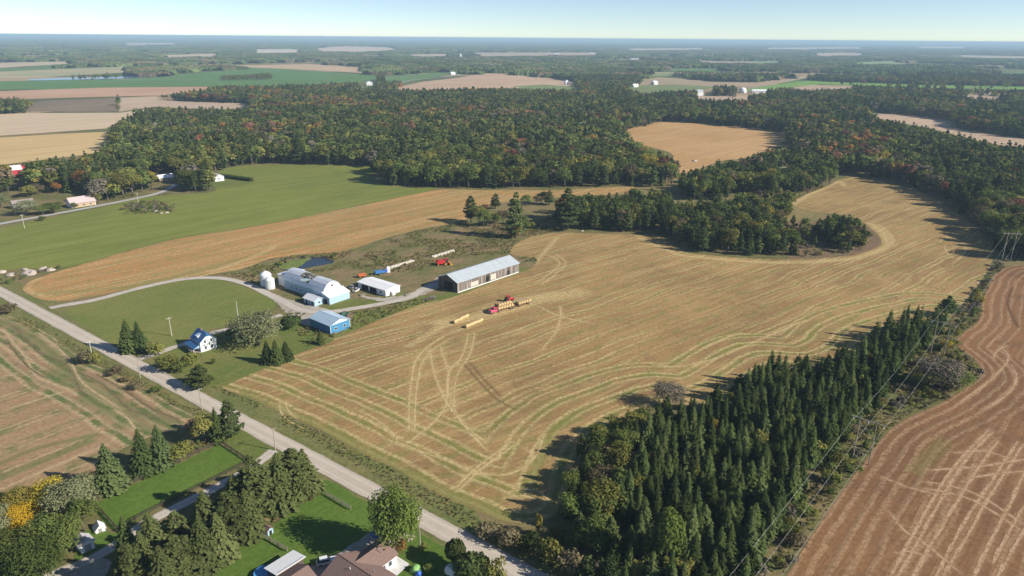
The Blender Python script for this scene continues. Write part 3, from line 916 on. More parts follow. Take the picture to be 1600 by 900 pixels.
def trunk_mb(h, r, lean=0.0, limbs=0, spread=0.2, lo=0.35):
    m = MB()
    m.tube((0, 0, -0.02), (lean * 0.4, 0, h * 0.5), r, r * 0.65, 7)
    m.tube((lean * 0.4, 0, h * 0.5), (lean, 0, h), r * 0.65, r * 0.15, 7)
    for i in range(limbs):
        a = 6.28 * i / max(1, limbs) + rng.uniform(-.4, .4)
        z = h * rng.uniform(lo, 0.75)
        l = spread * rng.uniform(0.6, 1.0)
        m.tube((lean * z / h, 0, z), (math.cos(a) * l, math.sin(a) * l, z + l * rng.uniform(0.5, 1.0)), r * 0.4, r * 0.08, 5)
    return m


def q_pine(n_b, per, lo=0.22):
    """white pine: separate uneven branch shelves"""
    C, N, S = [], [], []
    levels = np.linspace(lo, 0.97, n_b) + rng.normal(0, 0.02, n_b)
    for t in levels:
        u = min(0.99, max(0.0, (t - lo) / (1 - lo)))
        L = 0.22 * (1 - u) ** 0.8 * (0.65 + 0.5 * min(1, u * 4)) * rng.uniform(0.75, 1.15) + 0.02
        k = rng.integers(4, 7)
        a0 = rng.uniform(0, 6.28)
        for i in range(k):
            a = a0 + 6.283 * i / k + rng.normal(0, .3)
            l = L * rng.uniform(0.6, 1.15)
            m = max(2, int(per * l / 0.2))
            f = rng.uniform(0.25, 1.0, m) ** 0.7
            lat = rng.normal(0, 0.22, m) * l * f
            x = math.cos(a) * l * f - math.sin(a) * lat
            y = math.sin(a) * l * f + math.cos(a) * lat
            z = t + 0.10 * l * f + rng.normal(0, 0.012, m)
            C += np.stack([x, y, z], 1).tolist()
            N += (rng.normal(0, .55, (m, 3)) + np.array([math.cos(a) * .5, math.sin(a) * .5, 0.9])).tolist()
            S += (rng.uniform(0.016, 0.032, m)).tolist()
    return np.array(C), np.array(N), np.array(S)


def q_decid(n_lobes, per, lo=0.2, rad=0.3, leaf=0.026, top=1.0, squash=1.0, fill=0.35):
    C, N, S = [], [], []
    zc = (lo + top) / 2
    hz = (top - lo) / 2
    for i in range(n_lobes):
        if i == 0:
            c, r = np.array([0, 0, zc + 0.05]), 0.62
        else:
            a = rng.uniform(0, 6.28)
            v = rng.uniform(-0.75, 0.8)
            rr = math.sqrt(max(0.05, 1 - v * v)) * rng.uniform(0.45, 0.72)
            c = np.array([math.cos(a) * rr * rad, math.sin(a) * rr * rad, zc + v * hz * 0.68])
            r = rng.uniform(0.30, 0.48)
        m = int(per * (2.2 if i == 0 else 1.0))
        d = rng.normal(size=(m, 3))
        d /= np.linalg.norm(d, axis=1)[:, None]
        d[:, 2] = np.where(d[:, 2] < -0.4, -d[:, 2], d[:, 2])
        q = rng.uniform(0.72, 1.08, m)
        q = np.where(rng.random(m) < fill, rng.uniform(0.3, 0.9, m), q)
        pos = c + d * q[:, None] * np.array([rad * r * 1.25, rad * r * 1.25, hz * r * 0.95 * squash])
        C.append(pos)
        N.append(d + rng.normal(0, 0.45, (m, 3)) + np.array([0, 0, 0.25]))
        S.append(rng.uniform(0.7, 1.4, m) * leaf)
    C = np.concatenate(C)
    C[:, 2] = np.maximum(C[:, 2], 0.02)
    return C, np.concatenate(N), np.concatenate(S)


PROTO = {}       # kind -> list of dict(crown, trunk, whole)


def add_proto(kind, q, trunk):
    n = len(PROTO.setdefault(kind, []))
    t = trunk.mesh(kind + '_trunk', True)
    t.materials.append(BARK)
    PROTO[kind].append(dict(crown=build_tree(kind + '_crown', q), trunk=t, whole=build_tree(kind + '_whole', q, trunk)))


def lod(kind, full):
    return kind + ('' if full else '_small')


for full in (True, False):
    for k in range(4):
        add_proto(lod('spruce', full), q_spruce(28, 15, 4, 0.165 + 0.012 * k) if full else q_spruce(12, 9, 2, 0.17 + 0.012 * k), trunk_mb(0.9, 0.013))
    for k in range(2):
        add_proto(lod('fat_spruce', full), q_spruce(34, 24, 6, 0.27 + 0.03 * k, 0.02) if full else q_spruce(12, 10, 2, 0.28), trunk_mb(0.9, 0.016))
    for k in range(5):
        c = q_pine(15 if full else 13, 78 if full else 12, 0.16 + 0.05 * (k % 3))
        add_proto(lod('pine', full), quads_mesh('', c[0], c[1], c[2] * (0.78 if full else 1.9)), trunk_mb(0.93, 0.017, rng.uniform(-.03, .03), 6, 0.14, 0.25))
    for k in range(5):
        c = q_decid(11 if full else 8, 130 if full else 24, 0.12 + 0.05 * (k % 2), 0.30 + 0.03 * (k % 3), 0.022 if full else 0.05)
        add_proto(lod('broadleaf', full), quads_mesh('', *c), trunk_mb(0.62, 0.022, rng.uniform(-.03, .03), 5, 0.2, 0.4))
    for k in range(2):
        c = q_decid(9 if full else 6, 80 if full else 24, 0.06, 0.17, 0.022 if full else 0.04)
        add_proto(lod('tall_broadleaf', full), quads_mesh('', *c), trunk_mb(0.8, 0.016, 0, 4, 0.1, 0.3))
    for k in range(4):
        c = q_decid(9 if full else 5, 60 if full else 18, 0.0, 0.62, 0.055 if full else 0.1)
        add_proto(lod('bush', full), quads_mesh('', *c), trunk_mb(0.5, 0.03, 0, 5, 0.35, 0.2))
c = q_decid(34, 260, 0.03, 0.44, 0.017, fill=0.3)
add_proto('great_tree', quads_mesh('', *c), trunk_mb(0.62, 0.035, 0.02, 8, 0.28, 0.3))
c = q_decid(22, 150, 0.06, 0.56, 0.021, fill=0.3)
add_proto('wide_tree', quads_mesh('', *c), trunk_mb(0.6, 0.035, 0.02, 8, 0.3, 0.3))
# clipped round cedar and slender twin poplar
c = q_decid(1, 650, 0.0, 0.66, 0.05, squash=1.1, fill=0.25)
add_proto('round_cedar', quads_mesh('', c[0] * np.array([1, 1, 0.78]), c[1], c[2]), trunk_mb(0.5, 0.04))
c = [q_decid(1, 420, 0.02, 0.19, 0.016, squash=1.15), q_decid(7, 60, 0.04, 0.12, 0.018)]
add_proto('poplar', quads_mesh('', *[np.concatenate([a, b]) for a, b in zip(*c)]), trunk_mb(0.85, 0.018))

N_IND = 0


def place_tree(name, kind, x, y, h, wid, fol, label, cat, group=None, parts=True, z=0.0, variant=None):
    """a tree as a thing: an Empty with trunk and crown, or one mesh when it shows only a few pixels"""
    global N_IND
    N_IND += 1
    vs = PROTO[kind]
    p = vs[rng.integers(len(vs)) if variant is None else variant % len(vs)]
    rz = rng.uniform(0, 6.28)
    if parts:
        root = empty(name, (x, y, z), rz, label, cat, group)
        root.scale = (wid, wid, h)
        cr = bpy.data.objects.new('crown', p['crown'])
        tr = bpy.data.objects.new('trunk', p['trunk'])
        for o in (cr, tr):
            COL.objects.link(o)
            o.parent = root
    else:
        cr = root = bpy.data.objects.new(name, p['whole'])
        COL.objects.link(root)
        root.location = (x, y, z)
        root.rotation_euler = (0, 0, rz)
        root.scale = (wid, wid, h)
        tag(root, label, cat, group)
    cr.material_slots[0].link = 'OBJECT'
    cr.material_slots[0].material = LEAF[fol]
    return root


# half-width of each prototype per unit of its own scale
HALF = {'spruce': 0.17, 'fat_spruce': 0.29, 'pine': 0.2, 'broadleaf': 0.33, 'tall_broadleaf': 0.2, 'bush': 0.66, 'great_tree': 0.45, 'wide_tree': 0.58, 'round_cedar': 0.52, 'poplar': 0.2}


def yard_tree(name, kind, fol, bx, by, ty, wpx, label, cat, group=None, lift=0.0):
    """placed by the foot of its trunk, its top and its crown width in the photograph"""
    x, y = P(bx, by)
    h = max(0.8, H_of(bx, by, bx, ty))
    dist = math.sqrt(x * x + y * y + CAM_H ** 2)
    half = wpx / 2 * dist / FPX
    return place_tree(name, kind, x, y, h, half / HALF[kind], fol, label, cat, group)


# ---- yard and roadside trees, each on its own
Y = yard_tree
Y('spruce_tree', 'fat_spruce', 'spruce', 203, 549, 496, 30, 'tall dark spruce at the roadside corner of the pasture, left one of the pair', 'spruce tree')
Y('spruce_tree', 'fat_spruce', 'spruce', 220, 547, 500, 28, 'dark spruce at the roadside corner of the pasture, right one of the pair', 'spruce tree')
Y('leafy_shrub', 'bush', 'olive', 244, 556, 533, 28, 'round yellow-green shrub right beside the pair of dark spruces', 'shrub')
Y('leafy_shrub', 'bush', 'olive', 262, 578, 552, 36, 'wide olive shrub between the road and the white house driveway', 'shrub')
Y('leafy_shrub', 'bush', 'green', 283, 580, 561, 26, 'low dark green shrub in the middle of the hedge before the white house', 'shrub')
Y('leafy_shrub', 'bush', 'olive', 300, 570, 547, 30, 'olive shrub against the front corner of the white house', 'shrub')
Y('pine_tree', 'pine', 'pine', 314, 604, 570, 40, 'small spreading pine beside the gravel road below the white house', 'pine tree')
Y('silver_leaved_tree', 'wide_tree', 'silver', 405, 540, 484, 76, 'big round silvery-leaved tree between the white house and the barns', 'broadleaf tree')
Y('leafy_shrub', 'bush', 'cedar', 367, 530, 507, 30, 'dark shrub in the shade on the left of the silvery tree', 'shrub')
Y('round_cedar', 'round_cedar', 'cedar', 456, 513, 487, 30, 'dome-shaped dark cedar at the edge of the gravel farm yard', 'cedar')
for i, (bx, by, ty, w, t) in enumerate(((419, 567, 531, 24, 'left spruce of the three small ones on the lawn at the stubble field edge'), (433, 568, 529, 24, 'middle spruce of the three small ones on the lawn at the stubble field edge'),
                                        (448, 562, 532, 24, 'right spruce of the three small ones on the lawn at the stubble field edge'))):
    Y('spruce_tree', 'fat_spruce', 'spruce', bx, by, ty, w, t, 'spruce tree')
Y('small_cedar', 'fat_spruce', 'cedar', 501, 538, 515, 15, 'small pointed cedar standing before the shaded wall of the blue shed', 'cedar')
Y('leafy_shrub', 'bush', 'green', 334, 569, 559, 9, 'tiny lone shrub on the lawn right of the white house', 'shrub')
Y('leafy_shrub', 'bush', 'brown', 138, 567, 545, 30, 'dark brown bush under the utility pole across the road from the spruce pair', 'shrub')
Y('leafy_shrub', 'bush', 'olive', 152, 568, 546, 16, 'upright yellow-green sapling right beside the roadside utility pole', 'shrub')
Y('leafy_shrub', 'bush', 'brown', 14, 488, 472, 26, 'brown bush on the left verge at the far end of the gravel road', 'shrub')
for bx, by, ty, w, f, t in ((183, 585, 573, 26, 'brown', 'low brown bush on the field side of the road before the white house driveway'), (215, 607, 594, 22, 'brown', 'brown verge bush under the second utility pole'),
                            (245, 613, 602, 16, 'green', 'small round green bush on the field side verge of the gravel road'), (200, 596, 585, 18, 'straw', 'straw coloured brush on the verge between two brown bushes')):
    Y('leafy_shrub', 'bush', f, bx, by, ty, w, t, 'shrub')
# lower left homestead
for kind, f, bx, by, ty, w, nm, cat, t in (
        ('fat_spruce', 'pine', 175, 764, 688, 48, 'spruce_tree', 'spruce tree', 'single tall spruce on the field edge left of the paddock'),
        ('fat_spruce', 'spruce', 226, 738, 666, 42, 'spruce_tree', 'spruce tree', 'dark spruce behind the upper paddock rail, left one of two'),
        ('fat_spruce', 'pine', 254, 729, 660, 38, 'spruce_tree', 'spruce tree', 'spruce behind the upper paddock rail, right one of two'),
        ('bush', 'olive', 282, 722, 690, 40, 'leafy_shrub', 'shrub', 'olive shrub behind the middle of the upper paddock rail'),
        ('broadleaf', 'olive', 322, 692, 644, 30, 'young_tree', 'broadleaf tree', 'yellow-green young tree by the road at the upper paddock corner'),
        ('fat_spruce', 'spruce', 341, 690, 634, 26, 'spruce_tree', 'spruce tree', 'narrow spruce at the road above the paddock, beside the yellow-green tree'),
        ('pine', 'pine', 361, 684, 624, 38, 'pine_tree', 'pine tree', 'dark open pine leaning over the road edge above the paddock'),
        ('bush', 'brown', 304, 688, 652, 24, 'leafy_shrub', 'shrub', 'brown bush at the corner of the weedy field and the road'),
        ('great_tree', 'gold', 84, 806, 746, 50, 'golden_tree', 'broadleaf tree', 'bright golden-yellow tree, the right and brightest of the yellow ones lower left'),
        ('great_tree', 'yellow', 44, 812, 760, 50, 'golden_tree', 'broadleaf tree', 'yellow and green tree left of the brightest golden tree'),
        ('great_tree', 'gold', 26, 834, 782, 46, 'golden_tree', 'broadleaf tree', 'golden-orange tree lowest of the yellow ones by the left picture edge'),
        ('great_tree', 'silver', 116, 808, 740, 62, 'broadleaf_tree', 'broadleaf tree', 'pale grey-green tree between the golden trees and the paddock corner'),
        ('broadleaf', 'green', 132, 830, 772, 40, 'broadleaf_tree', 'broadleaf tree', 'green tree touching the lower left corner of the paddock'),
        ('great_tree', 'green', 86, 876, 804, 70, 'broadleaf_tree', 'broadleaf tree', 'large green tree below the golden trees, beside the small grey shed'),
        ('great_tree', 'green', 24, 900, 822, 78, 'broadleaf_tree', 'broadleaf tree', 'large green tree in the lower left picture corner'),
        ('great_tree', 'silver', -6, 850, 784, 50, 'broadleaf_tree', 'broadleaf tree', 'greyish green tree cut by the left picture edge under the golden tree'),
        ('great_tree', 'green', 62, 915, 838, 70, 'broadleaf_tree', 'broadleaf tree', 'green tree at the bottom edge between the corner tree and the lane'),
        ('broadleaf', 'green', 8, 800, 768, 30, 'broadleaf_tree', 'broadleaf tree', 'small dark tree at the left picture edge above the golden-orange tree'),
        ('wide_tree', 'silver', 134, 775, 736, 34, 'broadleaf_tree', 'broadleaf tree', 'small grey-green tree behind the upper left paddock corner'),
        ('great_tree', 'poplar', 618, 864, 764, 78, 'broadleaf_tree', 'broadleaf tree', 'big round green tree beside the road at the brown-roofed house'),
        ('bush', 'orange', 624, 862, 840, 26, 'leafy_shrub', 'shrub', 'rusty yellow bush in the shade under the big round green tree'),
        ('round_cedar', 'cedar', 738, 908, 856, 54, 'round_cedar', 'cedar', 'large dark cedar beside the road at the bottom edge'),
        ('round_cedar', 'cedar', 712, 884, 828, 30, 'round_cedar', 'cedar', 'narrow dark cedar behind the large roadside cedar at the bottom'),
        ('bush', 'olive', 772, 915, 872, 44, 'leafy_shrub', 'shrub', 'olive-brown shrub on the verge right of the large bottom-edge cedar'),
        ('bush', 'green', 668, 894, 882, 18, 'leafy_shrub', 'shrub', 'small bush right of the green tarpaulin heap'),
        ('bush', 'olive', 662, 862, 848, 16, 'leafy_shrub', 'shrub', 'small yellow-green bush on the house frontage by the roadside pole'),
        ('bush', 'brown', 216, 880, 862, 18, 'leafy_shrub', 'shrub', 'low brush beside the lane at the foot of the pine row'),
        ('fat_spruce', 'spruce', 205, 880, 800, 40, 'spruce_tree', 'spruce tree', 'bluish spruce at the lower end of the pine row by the lane'),
):
    Y(nm, kind, f, bx, by, ty, w, t, cat)
ROWP = [(246, 886, 796, 54), (232, 912, 826, 48), (284, 872, 800, 44), (282, 905, 836, 56), (320, 884, 808, 54), (328, 852, 766, 58), (362, 850, 772, 52), (372, 818, 742, 50), (402, 812, 716, 58), (410, 790, 742, 46),
        (440, 788, 708, 56), (462, 776, 704, 50), (478, 766, 702, 46), (260, 930, 850, 56), (346, 872, 800, 46), (390, 834, 764, 46), (212, 928, 850, 40)]
ORDW = ['first', 'second', 'third', 'fourth', 'fifth', 'sixth', 'seventh', 'eighth', 'ninth', 'tenth', 'eleventh', 'twelfth']
_u = (P(475, 766) - P(232, 912))
_u /= np.linalg.norm(_u)
_q = []
for bx, by, ty, w in ROWP:
    d = P(bx, by) - P(232, 912)
    _q.append((d[0] * _u[1] - d[1] * _u[0] > 1.0, -(d @ _u), bx, by, ty, w))
_n = {True: 0, False: 0}
for side, along, bx, by, ty, w in sorted(_q):
    Y('pine_tree', 'fat_spruce' if (_n[side] % 3) != 1 else 'pine', 'lane_pine', bx, by, ty - 3, w * 1.15, 'pine on the %s side of the paddock lane row, %s from the gravel road' % ('lawn' if side else 'lane', ORDW[_n[side]]), 'pine tree', 'pines along the paddock lane')
    _n[side] += 1

# upper left village trees
for kind, f, bx, by, ty, w, nm, t in (
        ('broadleaf', 'orange', 136, 300, 263, 30, 'maple_tree', 'bright orange maple behind the pink-roofed house'),
        ('wide_tree', 'silver', 42, 336, 311, 32, 'silver_leaved_tree', 'pale silvery tree beside the side road, left of the pink-roofed house'),
        ('wide_tree', 'silver', 2, 324, 299, 26, 'silver_leaved_tree', 'pale silvery tree at the left picture edge by the side road'),
        ('broadleaf', 'orange', 91, 302, 284, 14, 'maple_tree', 'small orange tree left behind the pink-roofed house'),
        ('broadleaf', 'orange', 32, 284, 270, 16, 'maple_tree', 'rusty orange tree before the red barn'),
        ('broadleaf', 'brown', 60, 304, 286, 22, 'broadleaf_tree', 'brownish tree between the red barn and the silvery trees'),
        ('broadleaf', 'olive', 44, 308, 288, 22, 'broadleaf_tree', 'yellow-olive tree behind the silvery roadside trees'),
        ('broadleaf', 'olive', 153, 318, 296, 18, 'broadleaf_tree', 'yellow-green tree at the right end of the pink-roofed house'),
        ('broadleaf', 'green', 84, 333, 314, 26, 'broadleaf_tree', 'green tree left of the pink-roofed house by the side road'),
        ('broadleaf', 'green', 68, 336, 318, 20, 'broadleaf_tree', 'low green tree between the silvery tree and the pink-roofed house'),
        ('bush', 'green', 117, 325, 315, 11, 'leafy_shrub', 'dark bush before the front wall of the pink-roofed house'),
        ('bush', 'green', 67, 345, 336, 10, 'leafy_shrub', 'small lone bush on the hay field side of the side road'),
        ('pine', 'pine', 56, 292, 258, 26, 'pine_tree', 'pine at the left end of the village wood, right of the red barn'),
        ('broadleaf', 'brown', 4, 290, 256, 30, 'broadleaf_tree', 'brownish tree at the left picture edge left of the red barn'),
        ('broadleaf', 'yellow', 237, 288, 264, 14, 'broadleaf_tree', 'golden tree behind the cream house at the end of the side road'),
        ('pine', 'pine', 322, 298, 262, 22, 'pine_tree', 'dark pine left of the white shed at the hay field'),
):
    Y(nm, kind, f, bx, by, ty, w, t, 'shrub' if nm == 'leafy_shrub' else 'pine tree' if nm == 'pine_tree' else 'broadleaf tree')
# copse at the pond field: pines listed one by one
for kind, f, bx, by, ty, w, nm, t in (
        ('pine', 'pine', 736, 348, 306, 26, 'pine_tree', 'pine at the left tip of the copse above the long grey shed'),
        ('pine', 'pine', 774, 326, 302, 18, 'pine_tree', 'small pointed pine standing behind the copse on the tan strip'),
        ('pine', 'pine', 805, 372, 300, 34, 'pine_tree', 'tallest lone pine with open shelves of branches in the copse'),
        ('pine', 'pine', 886, 358, 294, 46, 'pine_tree', 'broad tall pine at the left end of the tree island'),
        ('broadleaf', 'olive', 748, 352, 318, 22, 'broadleaf_tree', 'yellow-green tree beside the left tip pine of the copse'),
        ('broadleaf', 'green', 756, 354, 326, 24, 'broadleaf_tree', 'dark green tree in the left half of the copse'),
        ('broadleaf', 'green', 772, 353, 330, 24, 'broadleaf_tree', 'green tree in the middle of the copse'),
        ('broadleaf', 'red', 759, 328, 318, 16, 'broadleaf_tree', 'dull red tree at the back of the copse'),
        ('broadleaf', 'brown', 786, 350, 326, 20, 'broadleaf_tree', 'brownish tree left of the tallest lone pine'),
        ('broadleaf', 'yellow', 808, 372, 345, 16, 'broadleaf_tree', 'yellow young tree at the foot of the tallest lone pine'),
        ('broadleaf', 'green', 820, 362, 336, 20, 'broadleaf_tree', 'green young tree right of the tallest lone pine'),
        ('bush', 'olive', 831, 357, 345, 16, 'leafy_shrub', 'yellow-green bush in the gap between copse and island'),
        ('bush', 'brown', 800, 372, 358, 16, 'leafy_shrub', 'brown bush at the front foot of the copse'),
        ('broadleaf', 'green', 822, 322, 304, 22, 'broadleaf_tree', 'round green tree at the back edge of the tan strip'),
        ('broadleaf', 'green', 846, 318, 298, 18, 'broadleaf_tree', 'dark tree at the back between the round green tree and the broad pine'),
        ('broadleaf', 'brown', 838, 320, 305, 16, 'broadleaf_tree', 'brown tree at the back between copse and island'),
        ('pine', 'pine', 858, 320, 297, 18, 'pine_tree', 'dark small pine behind the left end of the tree island'),
):
    Y(nm, kind, f, bx, by, ty, w, t, 'shrub' if nm == 'leafy_shrub' else 'pine tree' if nm == 'pine_tree' else 'broadleaf tree')
# plantation surroundings
for kind, f, bx, by, ty, w, nm, t in (
        ('wide_tree', 'grey', 1044, 634, 596, 52, 'bare_tree', 'round grey-brown bush-like tree at the stubble edge before the plantation'),
        ('poplar', 'poplar', 1038, 905, 780, 44, 'poplar_tree', 'tall bright green poplar at the bottom of the plantation'),
        ('poplar', 'poplar', 1052, 905, 795, 30, 'poplar_tree', 'slimmer bright green poplar touching the tallest one on its right'),
        ('broadleaf', 'olive', 1012, 740, 698, 32, 'broadleaf_tree', 'olive round tree among the dark spruces near the plantation left side'),
        ('broadleaf', 'olive', 998, 790, 742, 34, 'broadleaf_tree', 'olive round tree below the other one near the plantation left side'),
        ('broadleaf', 'orange', 952, 772, 748, 18, 'broadleaf_tree', 'small orange tree on the left margin of the plantation'),
        ('broadleaf', 'yellow', 1112, 680, 648, 18, 'broadleaf_tree', 'yellow tree standing out among the spruces in the plantation'),
        ('broadleaf', 'gold', 938, 892, 868, 12, 'broadleaf_tree', 'tiny golden tree by the road at the bottom of the plantation'),
        ('broadleaf', 'olive', 1266, 712, 672, 40, 'broadleaf_tree', 'round olive tree on the right flank of the plantation'),
        ('wide_tree', 'grey', 1468, 606, 556, 66, 'thicket_tree', 'grey leafless thicket tree bulging into the tilled field'),
        ('wide_tree', 'green', 1492, 608, 576, 44, 'thicket_tree', 'green thicket tree at the tip of the bulge into the tilled field'),
        ('wide_tree', 'olive', 1440, 604, 570, 44, 'thicket_tree', 'olive thicket tree on the left of the grey leafless one'),
        ('broadleaf', 'gold', 1476, 548, 530, 16, 'broadleaf_tree', 'small bright yellow tree above the grey thicket by the power line'),
        ('pine', 'spruce', 1478, 494, 462, 26, 'pine_tree', 'lone dark pine ending the spruce rows at the power line'),
):
    Y(nm, kind, f, bx, by, ty, w, t, 'pine tree' if nm == 'pine_tree' else 'broadleaf tree')
for bx, by, ty, w, f, t in ((795, 850, 822, 40, 'brown', 'brown roadside brush before the plantation corner, left one'), (826, 862, 832, 42, 'cedar', 'dark roadside bush at the plantation corner'),
                            (858, 880, 838, 46, 'olive', 'olive-brown roadside tree-bush at the plantation corner'), (886, 900, 858, 44, 'brown', 'brown roadside bush at the bottom edge before the plantation'),
                            (765, 838, 818, 44, 'brown', 'low brown brush on the ditch side opposite the dark cedar'), (842, 835, 800, 14, 'yellow', 'slender yellow bush at the bottom corner of the stubble field'),
                            (905, 860, 815, 40, 'green', 'green tree-bush at the lower left margin of the plantation'), (868, 850, 822, 30, 'olive', 'olive bush in the shade at the plantation corner'),
                            (925, 905, 872, 36, 'grey', 'grey leafless bush at the bottom edge below the plantation')):
    Y('leafy_shrub', 'bush', f, bx, by, ty, w, t, 'shrub')

# ------------------------------------------------------------------ woods
def jitter_points(poly_px, spacing, jit=0.42):
    w = PP(poly_px)
    x0, y0 = w.min(0)
    x1, y1 = w.max(0)
    gx, gy = np.meshgrid(np.arange(x0, x1, spacing), np.arange(y0, y1, spacing * 0.9))
    gx = gx + (np.arange(gx.shape[0]) % 2)[:, None] * spacing * 0.5
    gx = gx.ravel() + rng.uniform(-jit, jit, gx.size) * spacing
    gy = gy.ravel() + rng.uniform(-jit, jit, gy.size) * spacing
    m = pip(gx, gy, w)
    return gx[m], gy[m]


def clear_of(x, y, h, polys, frac=0.85):
    """true where neither the foot nor the crown stands in open land as the camera sees it"""
    ok = np.ones(x.shape, bool)
    for z in (0.0, 0.45, frac):
        px, py = proj(x, y, h * z)
        for pl in polys:
            ok &= ~pip(px, py, pl)
    return ok


def vnoise(x, y, scale, seed):
    """smooth value noise"""
    r = np.random.default_rng(seed)
    G = r.random((64, 64))
    u, v = x / scale, y / scale
    i, j = np.floor(u).astype(int), np.floor(v).astype(int)
    f, g = u - i, v - j
    f, g = f * f * (3 - 2 * f), g * g * (3 - 2 * g)
    a = lambda p, q: G[p % 64, q % 64]
    return (a(i, j) * (1 - f) + a(i + 1, j) * f) * (1 - g) + (a(i, j + 1) * (1 - f) + a(i + 1, j + 1) * f) * g


TREES = []      # (x, y, h, half width, kind, foliage, region)


def fill_wood(poly, spacing, hmin, hmax, mixture, region, polys=OPEN, seed=1, conifer_patch=None, thin=None, margin=0.85):
    x, y = jitter_points(poly, spacing)
    h = rng.uniform(hmin, hmax, x.size)
    ok = clear_of(x, y, h, polys, margin)
    if thin is not None:
        ok &= vnoise(x, y, thin[0], seed + 7) < thin[1]
    x, y, h = x[ok], y[ok], h[ok]
    p1 = vnoise(x, y, 45, seed)
    p2 = vnoise(x, y, 70, seed + 1)
    for k in range(x.size):
        opts = mixture
        wts = np.array([m[2] for m in opts], float)
        if conifer_patch:
            s = 2.0 if p1[k] > 0.55 else 0.4
            for q, m in enumerate(opts):
                if m[0] in ('pine', 'spruce'):
                    wts[q] *= s
                elif m[1] in ('red', 'orange', 'yellow', 'brown'):
                    wts[q] *= 6.0 if p2[k] > 0.72 else 0.14
        q = rng.choice(len(opts), p=wts / wts.sum())
        kind, fol = opts[q][:2]
        hh = h[k] * (opts[q][3] if len(opts[q]) > 3 else 1.0)
        hw = hh * HALF[kind] * rng.uniform(0.9, 1.35) * (1.2 if kind == 'broadleaf' and region == 'forest' else 1.0)
        TREES.append((x[k], y[k], hh, hw, kind, fol, region))


PLANT = [(962, 835), (976, 775), (985, 725), (990, 692), (1006, 668), (1030, 652), (1060, 645), (1110, 640), (1150, 622), (1195, 600), (1240, 588), (1300, 588), (1345, 562), (1360, 535), (1405, 516), (1482, 496),
         (1466, 522), (1440, 548), (1418, 578), (1386, 600), (1368, 640), (1330, 664), (1288, 722), (1236, 775), (1212, 830), (1182, 890), (1150, 1000), (1000, 1000), (960, 905)]
fill_wood(PLANT, 4.2, 9.0, 14.5, [('spruce', 'spruce', 6), ('spruce', 'pine', 3.5), ('fat_spruce', 'spruce', 1.4, 0.8), ('fat_spruce', 'pine', 1.0, 0.8), ('pine', 'spruce', 1.6, 0.95), ('tall_broadleaf', 'olive', 0.4, 0.8), ('broadleaf', 'green', 0.4, 0.7)], 'plantation', [MAIN_SEEN, RIGHT], 3, None, (13.0, 0.88))
PLANT_EDGE = [(868, 802), (886, 762), (898, 722), (922, 690), (958, 665), (1010, 648), (1008, 668), (992, 695), (986, 730), (978, 780), (964, 840), (962, 905), (990, 1000), (930, 1000), (905, 905), (876, 850)]
fill_wood(PLANT_EDGE, 5.6, 7.0, 13.0, [('broadleaf', 'green', 4), ('broadleaf', 'olive', 2.4), ('broadleaf', 'brown', 0.5), ('pine', 'pine', 2), ('fat_spruce', 'spruce', 1.5, 0.9)], 'plantation margin', [MAIN_SEEN, RIGHT], 4)

MIXED = [('pine', 'pine', 7), ('spruce', 'spruce', 1.6), ('broadleaf', 'green', 3), ('tall_broadleaf', 'green', 1.2), ('broadleaf', 'olive', 1.6), ('broadleaf', 'brown', 0.5), ('broadleaf', 'orange', 0.08), ('broadleaf', 'yellow', 0.15)]
I1 = [(866, 354), (930, 362), (1005, 363), (1036, 356), (1045, 335), (1000, 322), (930, 322), (880, 330)]
I2 = [(1034, 360), (1050, 376), (1072, 391), (1125, 397), (1200, 402), (1245, 401), (1235, 384), (1215, 366), (1195, 350), (1160, 340), (1120, 336), (1080, 340), (1045, 345)]
I2B = [(1280, 374), (1290, 356), (1312, 349), (1340, 352), (1368, 368), (1370, 381), (1340, 395), (1310, 390)]
I3 = [(1060, 304), (1085, 314), (1138, 313), (1142, 300), (1180, 303), (1226, 306), (1270, 302), (1296, 291), (1305, 278), (1296, 262), (1250, 256), (1180, 258), (1120, 270), (1080, 285)]
I4 = [(1120, 334), (1150, 338), (1195, 346), (1230, 346), (1240, 330), (1226, 312), (1200, 316), (1160, 322)]
OPEN2 = [MAIN_SEEN] + OPEN[1:]
for k, (pl, sp, lo, hi) in enumerate(((I1, 6.2, 12, 18), (I2, 6.2, 11, 17), (I2B, 4.9, 10, 16), (I3, 6.4, 12, 20), (I4, 6.3, 7, 14))):
    fill_wood(pl, sp, lo, hi, MIXED if k < 4 else [('broadleaf', 'olive', 3), ('broadleaf', 'green', 3), ('pine', 'pine', 2), ('broadleaf', 'yellow', 0.4), ('broadleaf', 'brown', 1)], 'tree island', [MAIN_SEEN, FAR_FIELDS[0][0], TAN], 20 + k, None)
I5 = [(1200, 352), (1250, 350), (1300, 352), (1310, 390), (1335, 396), (1245, 402), (1225, 372)]
fill_wood(I5, 7.6, 4, 10, [('broadleaf', 'green', 3), ('broadleaf', 'olive', 1), ('bush', 'brown', 2.5, 0.4), ('bush', 'grey', 1.2, 0.4), ('bush', 'olive', 1.5, 0.4), ('pine', 'pine', 2.5), ('broadleaf', 'yellow', 0.3, 0.6)], 'tree island', [MAIN_SEEN], 31)

